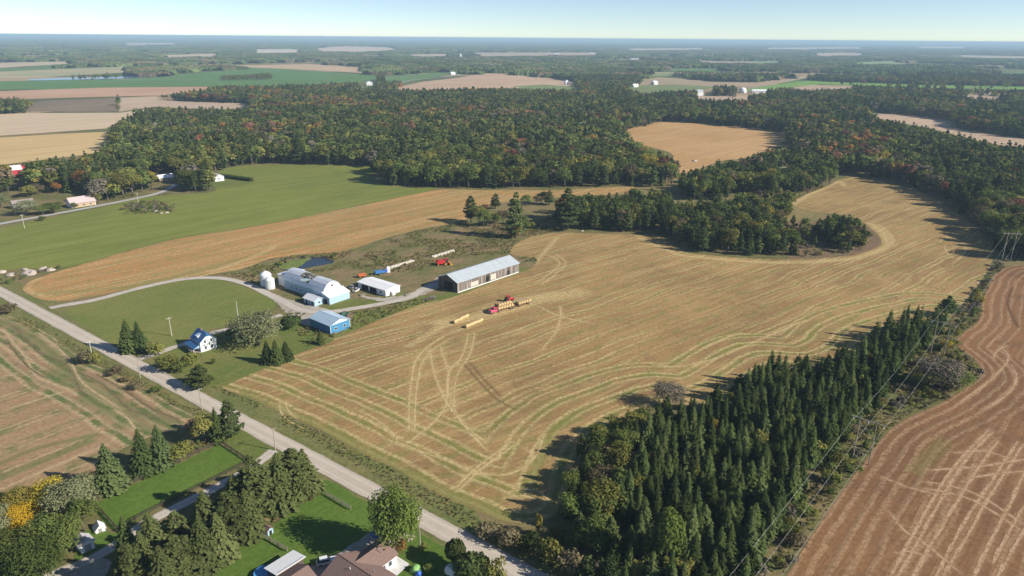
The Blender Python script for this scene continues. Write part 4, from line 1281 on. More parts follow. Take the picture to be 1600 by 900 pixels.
BACK = [(-420, 330), (-200, 330), (0, 312), (20, 300), (66, 300), (100, 300), (150, 318), (190, 312), (236, 300), (262, 292), (272, 308), (300, 303), (330, 300), (338, 270), (400, 257), (480, 257), (590, 262), (575, 272), (600, 289), (680, 294), (800, 294),
        (985, 291), (1035, 293), (1056, 288), (1060, 268), (1056, 240), (965, 208), (1040, 190), (1225, 207), (1232, 225), (1240, 250), (1300, 262), (1310, 271), (1345, 274), (1400, 285), (1452, 302), (1492, 327),
        (1523, 349), (1550, 378), (1562, 402), (1600, 412), (1700, 415), (2050, 440), (2050, 108), (-420, 108)]
VILLAGE = [[(-40, 330), (-40, 300), (20, 303), (34, 322), (20, 340)], [(94, 330), (96, 303), (135, 300), (150, 316), (140, 330)], [(10, 276), (12, 258), (42, 258), (50, 272), (40, 280)], [(238, 296), (240, 270), (272, 270), (285, 284), (275, 300)], [(326, 284), (326, 268), (398, 270), (398, 286)]]
BM = [('pine', 'pine', 5.2, 1.12), ('spruce', 'spruce', 1.5), ('broadleaf', 'green', 3.6), ('tall_broadleaf', 'green', 1.2), ('broadleaf', 'olive', 2.5), ('broadleaf', 'brown', 0.7), ('broadleaf', 'orange', 0.34), ('broadleaf', 'red', 0.4), ('broadleaf', 'yellow', 0.32), ('broadleaf', 'grey', 0.25)]
HOUSE_CLEAR = [[(560, 128), (590, 124), (592, 136), (562, 138)], [(1085, 136), (1116, 134), (1116, 152), (1088, 152)], [(1150, 136), (1200, 136), (1200, 147), (1150, 148)], [(1018, 128), (1034, 128), (1034, 134), (1018, 134)]]
near = [(px, py) for px, py in BACK]


def wood_band(y_top, y_bot, spacing, hmin, hmax, seed):
    """the part of the back woods between two lines of the photograph"""
    n0 = len(TREES)
    x0, y0 = P(-420, y_bot)[0], P(800, y_bot)[1]
    w = PP([(-420, y_top), (-420, y_bot), (2050, y_bot), (2050, y_top)])
    fill_wood([(-420, y_top), (2050, y_top), (2050, y_bot), (-420, y_bot)], spacing, hmin, hmax, BM, 'forest', OPEN + VILLAGE + HOUSE_CLEAR + [[(-500, 999), (-500, 331), *BACK[:-2], (2060, 441), (2060, 999)]], seed, True)
    return len(TREES) - n0


wood_band(150, 440, 7.8, 11, 21, 40)
wood_band(124, 150, 9.0, 13, 20, 40)

# power-line corridor brush
COR = [(1130, 1000), (1180, 905), (1215, 835), (1245, 780), (1295, 725), (1335, 668), (1372, 640), (1390, 602), (1420, 580), (1445, 550), (1470, 522), (1490, 492), (1515, 466), (1540, 436), (1556, 402), (1570, 418), (1550, 436), (1536, 470), (1530, 500),
       (1506, 520), (1492, 535), (1505, 548), (1526, 565), (1533, 585), (1510, 603), (1470, 628), (1420, 650), (1385, 675), (1355, 712), (1310, 772), (1260, 848), (1222, 905), (1170, 1000)]
fill_wood(COR, 4.6, 1.6, 4.2, [('bush', 'olive', 4), ('bush', 'green', 3), ('bush', 'brown', 3), ('bush', 'grey', 2), ('bush', 'yellow', 0.9), ('bush', 'straw', 2, 0.6), ('spruce', 'spruce', 0.5, 1.5)], 'corridor', [MAIN_SEEN, RIGHT[:20]], 60)
# hedgerow bits, rock pile brush, pond margin
for pl, sp, lo, hi, mx in (([(192, 328), (205, 318), (235, 314), (278, 324), (275, 330), (240, 336), (200, 334)], 4.5, 1.5, 3.5, [('bush', 'green', 2), ('bush', 'brown', 3), ('bush', 'grey', 2)]),
                           ([(430, 414), (462, 402), (520, 400), (530, 404), (524, 408), (505, 401), (460, 404), (436, 416)], 2.2, 1.2, 2.4, [('bush', 'olive', 2), ('bush', 'straw', 2), ('bush', 'green', 1)]),
                           ([(0, 432), (60, 424), (105, 415), (100, 420), (60, 430), (20, 444), (0, 450)], 4.5, 0.9, 2.0, [('bush', 'brown', 2), ('bush', 'green', 1), ('bush', 'grey', 1)]),
                           ([(812, 402), (838, 404), (845, 408), (820, 410)], 4.0, 0.8, 1.6, [('bush', 'green', 1), ('bush', 'brown', 1)]),
                           ([(345, 122), (425, 118), (425, 125), (350, 127)], 11, 6, 12, [('broadleaf', 'green', 2), ('broadleaf', 'brown', 1)])):
    fill_wood(pl, sp, lo, hi, mx, 'brush', [], 70)

LAB = {
    ('plantation', 'spruce'): ('dark pointed spruce packed among others in the plantation right of the stubble field', 'spruces in the plantation', 'spruce_tree', 'spruce tree'),
    ('plantation', 'pine'): ('', '', 'pine_tree', 'pine tree'),
    ('plantation', 'leaf'): ('broadleaf tree scattered among the dark spruces inside the plantation', 'broadleaf trees in the plantation', 'broadleaf_tree', 'broadleaf tree'),
    ('plantation margin', 'leaf'): ('broadleaf tree on the shaded left margin of the plantation beside the stubble', 'broadleaf trees on the plantation margin', 'broadleaf_tree', 'broadleaf tree'),
    ('plantation margin', 'spruce'): ('', '', 'spruce_tree', 'spruce tree'),
    ('plantation margin', 'pine'): ('pine on the shaded left margin of the plantation beside the stubble', 'pines on the plantation margin', 'pine_tree', 'pine tree'),
    ('tree island', 'pine'): ('pine in the tree island surrounded by the stubble field', 'pines in the tree island', 'pine_tree', 'pine tree'),
    ('tree island', 'spruce'): ('pointed spruce in the tree island surrounded by the stubble field', 'spruces in the tree island', 'spruce_tree', 'spruce tree'),
    ('tree island', 'leaf'): ('broadleaf tree in the tree island surrounded by the stubble field', 'broadleaf trees in the tree island', 'broadleaf_tree', 'broadleaf tree'),
    ('tree island', 'bush'): ('low bush on the brown clearing of the tree island', 'bushes on the island clearing', 'leafy_shrub', 'shrub'),
    ('forest', 'pine'): ('pine at the front of the big mixed forest behind the fields', 'pines along the forest front', 'pine_tree', 'pine tree'),
    ('forest', 'spruce'): ('pointed spruce at the front of the big mixed forest behind the fields', 'spruces along the forest front', 'spruce_tree', 'spruce tree'),
    ('forest', 'leaf'): ('broadleaf tree at the front of the big mixed forest behind the fields', 'broadleaf trees along the forest front', 'broadleaf_tree', 'broadleaf tree'),
    ('corridor', 'bush'): ('bush in the rough strip under the power line beside the plantation', 'bushes under the power line', 'leafy_shrub', 'shrub'),
    ('corridor', 'spruce'): ('young spruce in the rough strip under the power line', 'young spruces under the power line', 'spruce_tree', 'spruce tree'),
    ('brush', 'bush'): ('low brush bush on a rock pile, pond bank or field corner', 'brush bushes on pond bank and rock piles', 'leafy_shrub', 'shrub'),
    ('brush', 'leaf'): ('tree in the small clump on the far green field', 'trees of the clump on the far green field', 'broadleaf_tree', 'broadleaf tree'),
}
HUE = {'spruce': 'dark green', 'pine': 'dark green', 'green': 'green', 'olive': 'yellow-green', 'brown': 'brownish', 'grey': 'bare grey', 'yellow': 'yellow', 'orange': 'orange', 'red': 'dull red', 'straw': 'straw coloured'}


def finer_label(reg, cls, kind, fol, px, py, h):
    base, grp, nm, cat = LAB[(reg, cls)]
    hue = HUE.get(fol, 'green')
    what = {'spruce': 'spruce', 'pine': 'pine', 'leaf': 'broadleaf tree', 'bush': 'bush'}[cls]
    size = 'tall' if h > 14 else 'medium-high' if h > 10.5 else 'low'
    if reg == 'plantation':
        z = 'at the road end of the plantation' if py > 800 else 'in the near half of the plantation, on its stubble side' if py > 690 and px < 1120 else 'in the near half of the plantation, on the power line side' if py > 690 \
            else 'in the middle of the plantation, on its stubble side' if py > 600 and px < 1200 else 'in the middle of the plantation, on the power line side' if py > 600 else 'in the far upper end of the plantation'
        hue = 'bluish dark' if fol == 'spruce' else 'lighter' if fol == 'pine' else hue
    elif reg == 'plantation margin':
        z = 'on the shaded left margin of the plantation, ' + ('near the road' if py > 790 else 'beside the stubble bend')
    elif reg == 'tree island':
        z = 'in the left arm of the tree island' if px < 1040 and py > 300 else 'in the right clump of the tree island by the curved track' if px > 1285 and py > 325 else 'in the upper block of the tree island round the power pole' if py < 318 \
            else 'on the brown clearing of the tree island' if px > 1205 and py > 345 else 'in the main front block of the tree island' if py > 350 else 'in the middle strip of the tree island'
    elif reg == 'forest':
        z = 'behind the village on the left' if px < 345 else 'at the forest edge behind the green hay field' if px < 600 else 'at the forest edge beyond the tan strip' if px < 1062 else 'round the small back field' if px < 1305 else 'at the forest edge along the right side of the stubble'
    elif reg == 'corridor':
        size = 'knee-high' if h < 2.0 else 'low' if h < 3.0 else 'big'
        z = 'under the power line, ' + ('near the bottom edge' if py > 800 else 'below the nearest pole frame' if py > 690 else 'round the nearest pole frame' if py > 600 else 'at the bulge into the tilled field' if py > 520 else 'at the narrow upper end')
    else:
        size = 'small'
        z = 'on the bank of the pond' if 420 < px < 540 and py > 390 else 'on the brushy rock pile in the hay field' if py > 300 and px < 300 and py < 345 else 'among the boulders at the hay field corner' if px < 120 else 'on the brown patch of the back field' if px > 1000 else 'in the small clump on the far green field' if py < 140 else 'in the weeds at the right end of the long shed'
    lab = '%s %s %s %s' % (size, hue, what, z)
    return lab, lab, nm, cat


CLS = {'spruce': 'spruce', 'fat_spruce': 'spruce', 'pine': 'pine', 'broadleaf': 'leaf', 'tall_broadleaf': 'leaf', 'bush': 'bush'}
used = {'spruce tree': 0, 'pine tree': 0, 'broadleaf tree': 0, 'shrub': 0}
for o in COL.objects:
    if o.get('category') in used:
        used[o['category']] += 1
TREES.sort(key=lambda t: -t[2] / math.sqrt(t[0] ** 2 + t[1] ** 2 + CAM_H ** 2))
REST = {}
for t in TREES:
    x, y, h, hw, kind, fol, reg = t
    px, py = proj(np.array([x]), np.array([y]), np.array([h * 0.6]))
    seen = -10 < px[0] < 1610 and -10 < py[0] < 925
    lab = finer_label(reg, CLS[kind], kind, fol, *proj(np.array([x]), np.array([y]), 0.0), h)
    if seen and used[lab[3]] < 297:
        used[lab[3]] += 1
        d = math.sqrt(x * x + y * y + CAM_H ** 2)
        big = h * FPX / d > 26
        k = kind if h * FPX / d > 18 else kind + '_small'
        place_tree(lab[2], k, x, y, h, hw / HALF[kind], fol, lab[0], lab[3], lab[1], big)
    else:
        REST.setdefault('woodland' if reg == 'forest' else 'spruce_plantation' if reg.startswith('plant') else 'undergrowth', []).append(t)


# ------------------------------------------------------------------ the woods beyond counting: instances on points
def gn_scatter(name, pts, rots, scales, picks, coll, label=None):
    me = bpy.data.meshes.new(name)
    n = len(pts)
    me.vertices.add(n)
    me.vertices.foreach_set('co', np.asarray(pts, np.float32).ravel())
    a = me.attributes.new('spin', 'FLOAT', 'POINT')
    a.data.foreach_set('value', np.asarray(rots, np.float32))
    a = me.attributes.new('size', 'FLOAT_VECTOR', 'POINT')
    a.data.foreach_set('vector', np.asarray(scales, np.float32).ravel())
    a = me.attributes.new('pick', 'INT', 'POINT')
    a.data.foreach_set('value', np.asarray(picks, np.int32))
    o = bpy.data.objects.new(name, me)
    COL.objects.link(o)
    o['kind'] = 'stuff'
    if label:
        o['label'] = label
    ng = bpy.data.node_groups.new(name, 'GeometryNodeTree')
    ng.interface.new_socket('Geometry', in_out='INPUT', socket_type='NodeSocketGeometry')
    ng.interface.new_socket('Geometry', in_out='OUTPUT', socket_type='NodeSocketGeometry')
    gi, go = ng.nodes.new('NodeGroupInput'), ng.nodes.new('NodeGroupOutput')
    ip = ng.nodes.new('GeometryNodeInstanceOnPoints')
    ci = ng.nodes.new('GeometryNodeCollectionInfo')
    ci.inputs[0].default_value = coll
    ci.inputs[1].default_value = True
    ci.inputs[2].default_value = True

    def na(nm, typ):
        q = ng.nodes.new('GeometryNodeInputNamedAttribute')
        q.data_type = typ
        q.inputs[0].default_value = nm
        return q.outputs[0]
    cx = ng.nodes.new('ShaderNodeCombineXYZ')
    L = ng.links.new
    L(na('spin', 'FLOAT'), cx.inputs[2])
    L(gi.outputs[0], ip.inputs['Points'])
    L(ci.outputs[0], ip.inputs['Instance'])
    ip.inputs['Pick Instance'].default_value = True
    L(na('pick', 'INT'), ip.inputs['Instance Index'])
    L(cx.outputs[0], ip.inputs['Rotation'])
    L(na('size', 'FLOAT_VECTOR'), ip.inputs['Scale'])
    L(ip.outputs[0], go.inputs[0])
    md = o.modifiers.new('scatter', 'NODES')
    md.node_group = ng
    return o


def make_lib(name, items):
    """collection of source meshes, never linked to the scene: items (mesh, foliage)"""
    c = bpy.data.collections.new(name)
    for i, (me, fol) in enumerate(items):
        o = bpy.data.objects.new('source_%03d' % i, me)
        o.material_slots[0].link = 'OBJECT'
        o.material_slots[0].material = LEAF[fol]
        c.objects.link(o)
    return c


lib_items, lib_idx = [], {}
for kind, fol in sorted({(t[4], t[5]) for t in TREES}):
    for v, p in enumerate(PROTO[kind + '_small']):
        lib_idx.setdefault((kind, fol), []).append(len(lib_items))
        lib_items.append((p['whole'], fol))
LIB = make_lib('tree_sources', lib_items)
for nm, ts in REST.items():
    gn_scatter(nm, [(t[0], t[1], 0.0) for t in ts], rng.uniform(0, 6.28, len(ts)), [(t[3] / HALF[t[4]], t[3] / HALF[t[4]], t[2]) for t in ts],
               [lib_idx[(t[4], t[5])][rng.integers(len(lib_idx[(t[4], t[5])]))] for t in ts], LIB)
print('trees', len(TREES), {k: len(v) for k, v in REST.items()}, used, N_IND)

# far woods: canopy clumps, from two kilometres to the horizon
def canopy(seed, size=100.0, n=15):
    r = np.random.default_rng(seed)
    m = MB()
    u = np.linspace(-0.5, 0.5, n)
    for j in range(n):
        for i in range(n):
            rad = math.hypot(u[i], u[j]) * 2
            edge = 1.08 + 0.18 * math.sin(3 * math.atan2(u[j], u[i]) + seed) - rad
            z = 0.0 if edge < 0 else min(1, edge * 9) * r.uniform(0.55, 1.1)
            m.v.append(((u[i] + r.normal(0, 0.012)) * size, (u[j] + r.normal(0, 0.012)) * size, z * 15 - 0.6))
    for j in range(n - 1):
        for i in range(n - 1):
            a = j * n + i
            if max(m.v[q][2] for q in (a, a + 1, a + n + 1, a + n)) > 0:
                m.f.append((a, a + 1, a + n + 1, a + n))
    me = m.mesh('canopy')
    me.materials.append(LEAF['green'])
    return me


cm = [canopy(s) for s in range(5)]
LIB2 = make_lib('canopy_sources', [(m, f) for f in ('spruce', 'pine', 'green', 'pine', 'cedar', 'brown') for m in cm])
pts, sizes = [], []
for y_top, y_bot, sp in ((90, 125, 55.0), (73, 90, 90.0), (65, 73, 170.0), (62.2, 65, 330.0)):
    x, y = jitter_points([(-300, y_top - 8), (1900, y_top + 8), (1900, y_bot + 8), (-300, y_bot - 8)], sp, 0.5)
    s = rng.uniform(0.75, 1.25, x.size) * sp / 62
    hh = np.full(x.size, 14.0)
    ok = clear_of(x, y, hh, OPEN + HOUSE_CLEAR, 1.0)
    # also the near and far rims of the clump
    for dx, dy in ((0, -26), (0, 26), (-28, 0), (28, 0)):
        ok &= clear_of(x + dx * s, y + dy * s, hh, OPEN, 0.9)
    c, sn = math.cos(R(50)), math.sin(R(50))
    u, v = x * c + y * sn, -x * sn + y * c
    ok &= (vnoise(u / 2.2, v, 330, 5) < 0.71) & (vnoise(u, v / 2.4, 900, 9) < 0.88)
    pts += list(zip(x[ok], y[ok], 0 * x[ok]))
    sizes += [(q, q, rng.uniform(0.75, 1.15)) for q in s[ok]]
gn_scatter('far_woodland', pts, rng.uniform(0, 6.28, len(pts)), sizes, rng.integers(0, 30, len(pts)), LIB2)
print('canopies', len(pts))

# weeds and tussocks on rough ground
GR = [build_tree('tussock', quads_mesh('', *[np.concatenate(z) for z in zip(*[q_decid(4, 22, 0.0, 0.75, 0.11)])])) for _ in range(4)]
GFOL = ('straw', 'olive', 'brown', 'olive', 'green')
LIB3 = make_lib('weed_sources', [(m, f) for f in GFOL for m in GR])
PATHS = []
for ln, w in (([(78, 482), (95, 478), (150, 468.5), (220, 450), (290, 436), (345, 435), (385, 444), (412, 456), (440, 470), (470, 484), (510, 488), (560, 481), (605, 473), (640, 465), (662, 452), (700, 440)], 3.6),
              ([(218, 561), (245, 553), (268, 544), (290, 537), (330, 521), (385, 508), (440, 492)], 3.0), ([(428, 704), (385, 736), (330, 766), (270, 796), (215, 826), (175, 856), (130, 880), (70, 903)], 3.0)):
    PATHS.append((smooth_poly(PP(ln), 4, False), w))
PATHS.append((ROAD, 4.3))


def weeds(name, polys, spacing, hmin, hmax, avoid, seed, thr=0.62):
    pts, sc = [], []
    for pl in polys:
        x, y = jitter_points(pl, spacing, 0.5)
        px, py = proj(x, y, 0)
        ok = np.ones(x.size, bool)
        for a in avoid:
            ok &= ~pip(px, py, a)
        ok &= vnoise(x, y, 9, seed) < thr
        for ln, w in PATHS:
            ok &= seg_dist(x, y, ln) > w
        for a, b in zip(x[ok], y[ok]):
            h = rng.uniform(hmin, hmax)
            pts.append((a, b, 0.03))
            sc.append((h * rng.uniform(0.8, 1.6), h * rng.uniform(0.8, 1.6), h))
    gn_scatter(name, pts, rng.uniform(0, 6.28, len(pts)), sc, rng.integers(0, 20, len(pts)), LIB3)

# ------------------------------------------------------------------ buildings
M_WHITE = plain('white_siding', (0.74, 0.75, 0.76), 0.6, 0.06, 2.0, streak=((2.5, 2.5, 0.15), (0.55, 0.55, 0.53), 0.58, 0.75))
M_WHITE_ROOF = plain('white_metal_roof', (0.78, 0.79, 0.80), 0.45, 0.06, 1.5, 0.0, 0.4, ((0.12, 1.5, 1.5), (0.58, 0.57, 0.55), 0.55, 0.8))
M_BARN_ROOF = plain('galvanised_roof', (0.60, 0.64, 0.70), 0.4, 0.10, 0.8, 0.15, 0.4, ((1.2, 0.12, 1.2), (0.46, 0.45, 0.45), 0.55, 0.75))
M_SHED_ROOF = plain('grey_metal_roof', (0.52, 0.58, 0.61), 0.42, 0.06, 0.5, 0.2, 0.4, ((1.6, 0.08, 0.08), (0.44, 0.48, 0.49), 0.5, 0.7))
M_BLUE_WALL = plain('blue_siding', (0.07, 0.235, 0.41), 0.5, 0.08, 1.0)
M_PALE_BLUE = plain('pale_blue_siding', (0.36, 0.50, 0.60), 0.6, 0.10, 1.0)
M_LBLUE_ROOF = plain('pale_blue_roof', (0.42, 0.55, 0.66), 0.4, 0.06, 1.0, 0.1, 0.4, ((1.5, 0.1, 0.1), (0.36, 0.48, 0.58), 0.5, 0.7))
M_HBLUE_ROOF = plain('blue_house_roof', (0.045, 0.14, 0.31), 0.35, 0.08, 1.0, 0.1, 0.5)
M_WOOD = plain('weathered_boards', (0.155, 0.125, 0.105), 0.9, 0.2, 1.5, streak=((3.2, 3.2, 0.05), (0.52, 0.50, 0.47), 0.52, 0.62))
M_DARKWOOD = plain('dark_boards', (0.11, 0.09, 0.075), 0.9, 0.2, 1.5, streak=((3.0, 3.0, 0.06), (0.24, 0.22, 0.20), 0.55, 0.68))
M_BROWN_ROOF = plain('brown_shingles', (0.20, 0.135, 0.115), 0.85, 0.14, 2.5)
M_PINK_ROOF = plain('pinkish_roof', (0.52, 0.42, 0.41), 0.7, 0.06, 1.0)
M_TAN_WALL = plain('tan_brick', (0.46, 0.34, 0.22), 0.8, 0.1, 2.0)
M_RED_WALL = plain('red_barn_boards', (0.42, 0.04, 0.06), 0.7, 0.12, 1.0)
M_GLASS = plain('window_glass', (0.03, 0.04, 0.05), 0.1, 0.05, 1.0, 0, 0.6)
M_DARK = plain('opening_shade', (0.02, 0.02, 0.02), 0.9, 0.1, 1.0)  # near black: the shade inside openings is put into the colour
M_GREYDOOR = plain('grey_door', (0.28, 0.28, 0.28), 0.7, 0.1, 1.0)
M_TIMBER = plain('grey_timber', (0.30, 0.26, 0.21), 0.9, 0.2, 2.0)
M_POLE = plain('pole_wood', (0.33, 0.29, 0.24), 0.9, 0.15, 2.0)
M_PALE_POLE = plain('bleached_pole', (0.52, 0.48, 0.42), 0.9, 0.1, 2.0)
M_STEEL = plain('dull_steel', (0.35, 0.35, 0.35), 0.5, 0.1, 2.0, 0.5)
M_WIRE = plain('aluminium_wire', (0.5, 0.49, 0.46), 0.5, 0.05, 1.0, 0.0, 0.3)
M_INS = plain('insulator_glass', (0.65, 0.65, 0.62), 0.3, 0.05, 1.0)
M_RED = plain('red_paint', (0.50, 0.035, 0.03), 0.45, 0.12, 1.5, dirt=(0.3, 0.14, 0.09))
M_PINKRED = plain('faded_red_paint', (0.62, 0.10, 0.16), 0.4, 0.1, 1.5)
M_YEL = plain('yellow_paint', (0.62, 0.36, 0.04), 0.5, 0.1, 1.5)
M_BLUEP = plain('blue_paint', (0.07, 0.22, 0.48), 0.45, 0.1, 1.5)
M_ORANGE = plain('orange_paint', (0.62, 0.17, 0.06), 0.55, 0.15, 1.5)
M_GREENP = plain('dark_green_paint', (0.03, 0.075, 0.05), 0.5, 0.15, 1.5)
M_CARW = plain('white_car_paint', (0.72, 0.73, 0.74), 0.3, 0.04, 1.0, 0, 0.5)
M_TYRE = plain('tyre_rubber', (0.025, 0.024, 0.023), 0.9, 0.2, 3.0)
M_RUST = plain('rusty_steel', (0.24, 0.13, 0.08), 0.85, 0.25, 2.0)
M_HAYB = plain('bale_straw', (0.56, 0.42, 0.22), 0.95, 0.2, 4.0, 0, 0.05, ((1, 1, 6), (0.44, 0.31, 0.15), 0.5, 0.7))
M_ROCK = plain('field_stone', (0.44, 0.37, 0.33), 0.9, 0.2, 1.5, dirt=(0.28, 0.24, 0.2))
M_TARPG = plain('green_tarp', (0.20, 0.38, 0.12), 0.5, 0.15, 1.5)
M_TARPB = plain('blue_tarp', (0.05, 0.14, 0.50), 0.45, 0.15, 1.5)
M_POOL = plain('pool_water', (0.10, 0.35, 0.62), 0.12, 0.06, 1.0, 0, 0.5)


def gable_roof(root, L, W, hw, hr, axis, mat, over=0.4, th=0.14, clip=None, name='roof'):
    """two panels meeting on the ridge; axis = direction of the ridge"""
    mb = MB()
    span, ln = (W, L) if axis == 'x' else (L, W)
    sl = hr / (span / 2)
    e = over * sl
    def pt(a, t, z):
        return (t, a, z) if axis == 'x' else (a, t, z)
    for s in (0, 1):
        a0 = -over if s == 0 else span + over
        mid = span / 2
        mb.slab([pt(a0, -over, hw - e), pt(a0, ln + over, hw - e), pt(mid, ln + over, hw + hr), pt(mid, -over, hw + hr)], th)
    mb.add([pt(span / 2 - 0.15, -over, hw + hr + th * 0.9), pt(span / 2 + 0.15, -over, hw + hr + th * 0.9), pt(span / 2 + 0.15, ln + over, hw + hr + th * 0.9), pt(span / 2 - 0.15, ln + over, hw + hr + th * 0.9),
            pt(span / 2, -over, hw + hr + th * 1.6), pt(span / 2, ln + over, hw + hr + th * 1.6)], [(0, 1, 2, 3), (0, 4, 5, 3), (1, 2, 5, 4), (0, 1, 4), (2, 3, 5)])
    return mb.obj(name, mat, root)


def gable_walls(root, L, W, hw, hr, axis, mat, name='wall'):
    span, ln = (W, L) if axis == 'x' else (L, W)
    prof = [(0, -0.3), (span, -0.3), (span, hw), (span / 2, hw + hr), (0, hw)]
    return MB().prism(prof, 0, ln, axis).obj(name, mat, root)


def window(root, x, y, z, w, h, face, frame=M_WHITE, name='window'):
    """pane with a frame standing on a wall face; face 'y' looks along -y, 'x' looks along +x, '-x' along -x"""
    f = MB()
    t = 0.08
    for a0, a1, b0, b1 in ((-w / 2 - t, w / 2 + t, h, h + t), (-w / 2 - t, w / 2 + t, -t, 0), (-w / 2 - t, -w / 2, 0, h), (w / 2, w / 2 + t, 0, h)):
        if face == 'y':
            f.box(x + a0, x + a1, y - 0.09, y - 0.003, z + b0, z + b1)
        elif face == 'x':
            f.box(x + 0.003, x + 0.09, y + a0, y + a1, z + b0, z + b1)
        else:
            f.box(x - 0.09, x - 0.003, y + a0, y + a1, z + b0, z + b1)
    fo = f.obj(name, frame, root)
    p = MB()
    if face == 'y':
        p.box(x - w / 2, x + w / 2, y - 0.04, y - 0.004, z, z + h)
    elif face == 'x':
        p.box(x + 0.004, x + 0.04, y - w / 2, y + w / 2, z, z + h)
    else:
        p.box(x - 0.04, x - 0.004, y - w / 2, y + w / 2, z, z + h)
    p.obj('pane', M_GLASS, fo)
    return fo


def door(root, x, y, z, w, h, face, mat, name='door'):
    p = MB()
    if face == 'y':
        p.box(x - w / 2, x + w / 2, y - 0.06, y - 0.004, z, z + h)
    elif face == 'x':
        p.box(x + 0.004, x + 0.06, y - w / 2, y + w / 2, z, z + h)
    else:
        p.box(x - 0.06, x - 0.004, y - w / 2, y + w / 2, z, z + h)
    return p.obj(name, mat, root)


def at(name, px, py, deg, label, cat, group=None, z=0.0, base_z=0.0):
    x, y = P(px, py, z)
    return empty(name, (x, y, base_z), R(deg), label, cat, group)


# ---- long grey machinery shed
b = at('machinery_shed', 715, 458, 47.6, 'long weathered wooden machinery shed with grey metal roof at the stubble edge', 'shed')
gable_walls(b, 45.5, 14.2, 5.4, 2.7, 'x', M_DARKWOOD)
gable_roof(b, 45.5, 14.2, 5.4, 2.7, 'x', M_SHED_ROOF, 0.5)
bd = MB()
x = 0.0
while x < 45.3:
    w = rng.uniform(0.45, 0.7)
    if not (19.5 < x < 22.5 or 36 < x < 38):
        bd.box(x, min(45.5, x + w - 0.03), -0.05 - rng.uniform(0, 0.05), -0.004, 0.7 + rng.uniform(-.2, .1), 5.3 - rng.uniform(0, 0.15))
    x += w
tag(bd.obj('board', M_WOOD, b), kind='stuff')
bd = MB()
y = 0.2
while y < 14:
    w = rng.uniform(0.45, 0.7)
    if not 3 < y < 10:
        bd.box(-0.05 - rng.uniform(0, 0.05), -0.004, y, min(14.1, y + w - 0.03), 0.2, 5.3)
    y += w
tag(bd.obj('end_board', M_DARKWOOD, b), kind='stuff')
door(b, 0, 6.5, 0.0, 6.4, 4.6, '-x', M_DARK, 'doorway')
door(b, 21.0, 0, 0.6, 2.8, 3.4, 'y', M_DARK, 'doorway')
door(b, 37.0, 0, 0.6, 1.8, 2.6, 'y', M_DARK, 'doorway')
for x0, x1 in ((9, 14.5), (23.5, 27.5)):
    MB().box(x0, x1, -0.16, -0.11, 1.0, 4.0 if x0 > 20 else 3.3).obj('pale_panel', M_PALE_POLE, b)
MB().box(0.02, 45.4, -0.22, -0.115, -0.3, 0.62).obj('foundation', m_con, b)

# ---- blue shed
b = at('blue_shed', 517, 523, 50.5, 'bright blue shed with pale metal roof and white gable beside the round cedar', 'shed')
gable_walls(b, 10.2, 14.2, 4.1, 1.7, 'y', M_BLUE_WALL)
MB().prism([(0.1, 4.05), (10.1, 4.05), (5.1, 5.7)], -0.07, -0.004, 'y').obj('gable_panel', M_WHITE, b)
gable_roof(b, 10.2, 14.2, 4.1, 1.7, 'y', M_LBLUE_ROOF, 0.45)
for x in (2.8, 7.4):
    window(b, x, 0, 1.6, 1.3, 0.9, 'y')
for x in (0.0, 10.2):
    MB().box(x - 0.09, x + 0.09, -0.09, -0.004, 0, 4.0).obj('corner_trim', M_WHITE, b)
door(b, 0, 4.0, 0, 3.4, 3.0, '-x', M_BLUE_WALL, 'sliding_door')

# ---- white house with blue roof
b = at('white_house', 314.6, 551, 46, 'small white farmhouse with a blue metal roof near the gravel road', 'house')
Wd, Ln, hw, hr = 6.6, 8.4, 4.3, 2.9
cl = 2.1       # the gable peak is clipped here
xl = Wd / 2 * cl / hr
MB().prism([(0, -0.3), (Wd, -0.3), (Wd, hw), (Wd - xl, hw + cl), (xl, hw + cl), (0, hw)], 0, Ln, 'y').obj('wall', M_WHITE, b)
rf = MB()
o = 0.35
s = hr / (Wd / 2)
for sg in (0, 1):
    f = (lambda a: a) if sg == 0 else (lambda a: Wd - a)
    pts = [(f(-o), -o, hw - o * s), (f(-o), Ln + o, hw - o * s), (f(Wd / 2), Ln + o, hw + hr), (f(Wd / 2), 1.1, hw + hr), (f(xl), -o, hw + cl)]
    q = [np.array(p) for p in pts]
    k = len(rf.v)
    n = np.array([-s if sg == 0 else s, 0, 1.0])
    n /= np.linalg.norm(n)
    rf.add([*q, *[p + n * 0.13 for p in q]], [(0, 1, 2, 3, 4), (5, 6, 7, 8, 9)] + [(i, (i + 1) % 5, (i + 1) % 5 + 5, i + 5) for i in range(5)])
q = [np.array(p) for p in ((xl, -o, hw + cl), (Wd - xl, -o, hw + cl), (Wd / 2, 1.1, hw + hr))]
up = np.array([0, -0.25, 0.12])
rf.add([*q, *[p + up for p in q]], [(0, 1, 2), (3, 4, 5), (0, 1, 4, 3), (1, 2, 5, 4), (2, 0, 3, 5)])
rf = rf.obj('roof', M_HBLUE_ROOF, b)
dm_ = MB()
dm_.prism([(0.7, hw + 0.4), (2.2, hw + 0.4), (2.2, hw + 1.75), (0.7, hw + 1.75)], 3.4, 5.0, 'y')
dormer = dm_.obj('dormer', M_WHITE, b)
MB().slab([(0.35, 3.2, hw + 1.6), (0.35, 5.2, hw + 1.6), (2.6, 5.2, hw + 2.15), (2.6, 3.2, hw + 2.15)], 0.1).obj('dormer_roof', M_LBLUE_ROOF, dormer)  # paler than the house roof: the dormer's sunlit look is in the colour
for x in (2.0, 4.6):
    window(b, x, 0, 3.6, 0.75, 1.2, 'y')
    window(b, x, 0, 0.95, 0.8, 1.3, 'y')
window(b, Wd, 2.2, 1.2, 0.9, 1.3, 'x')
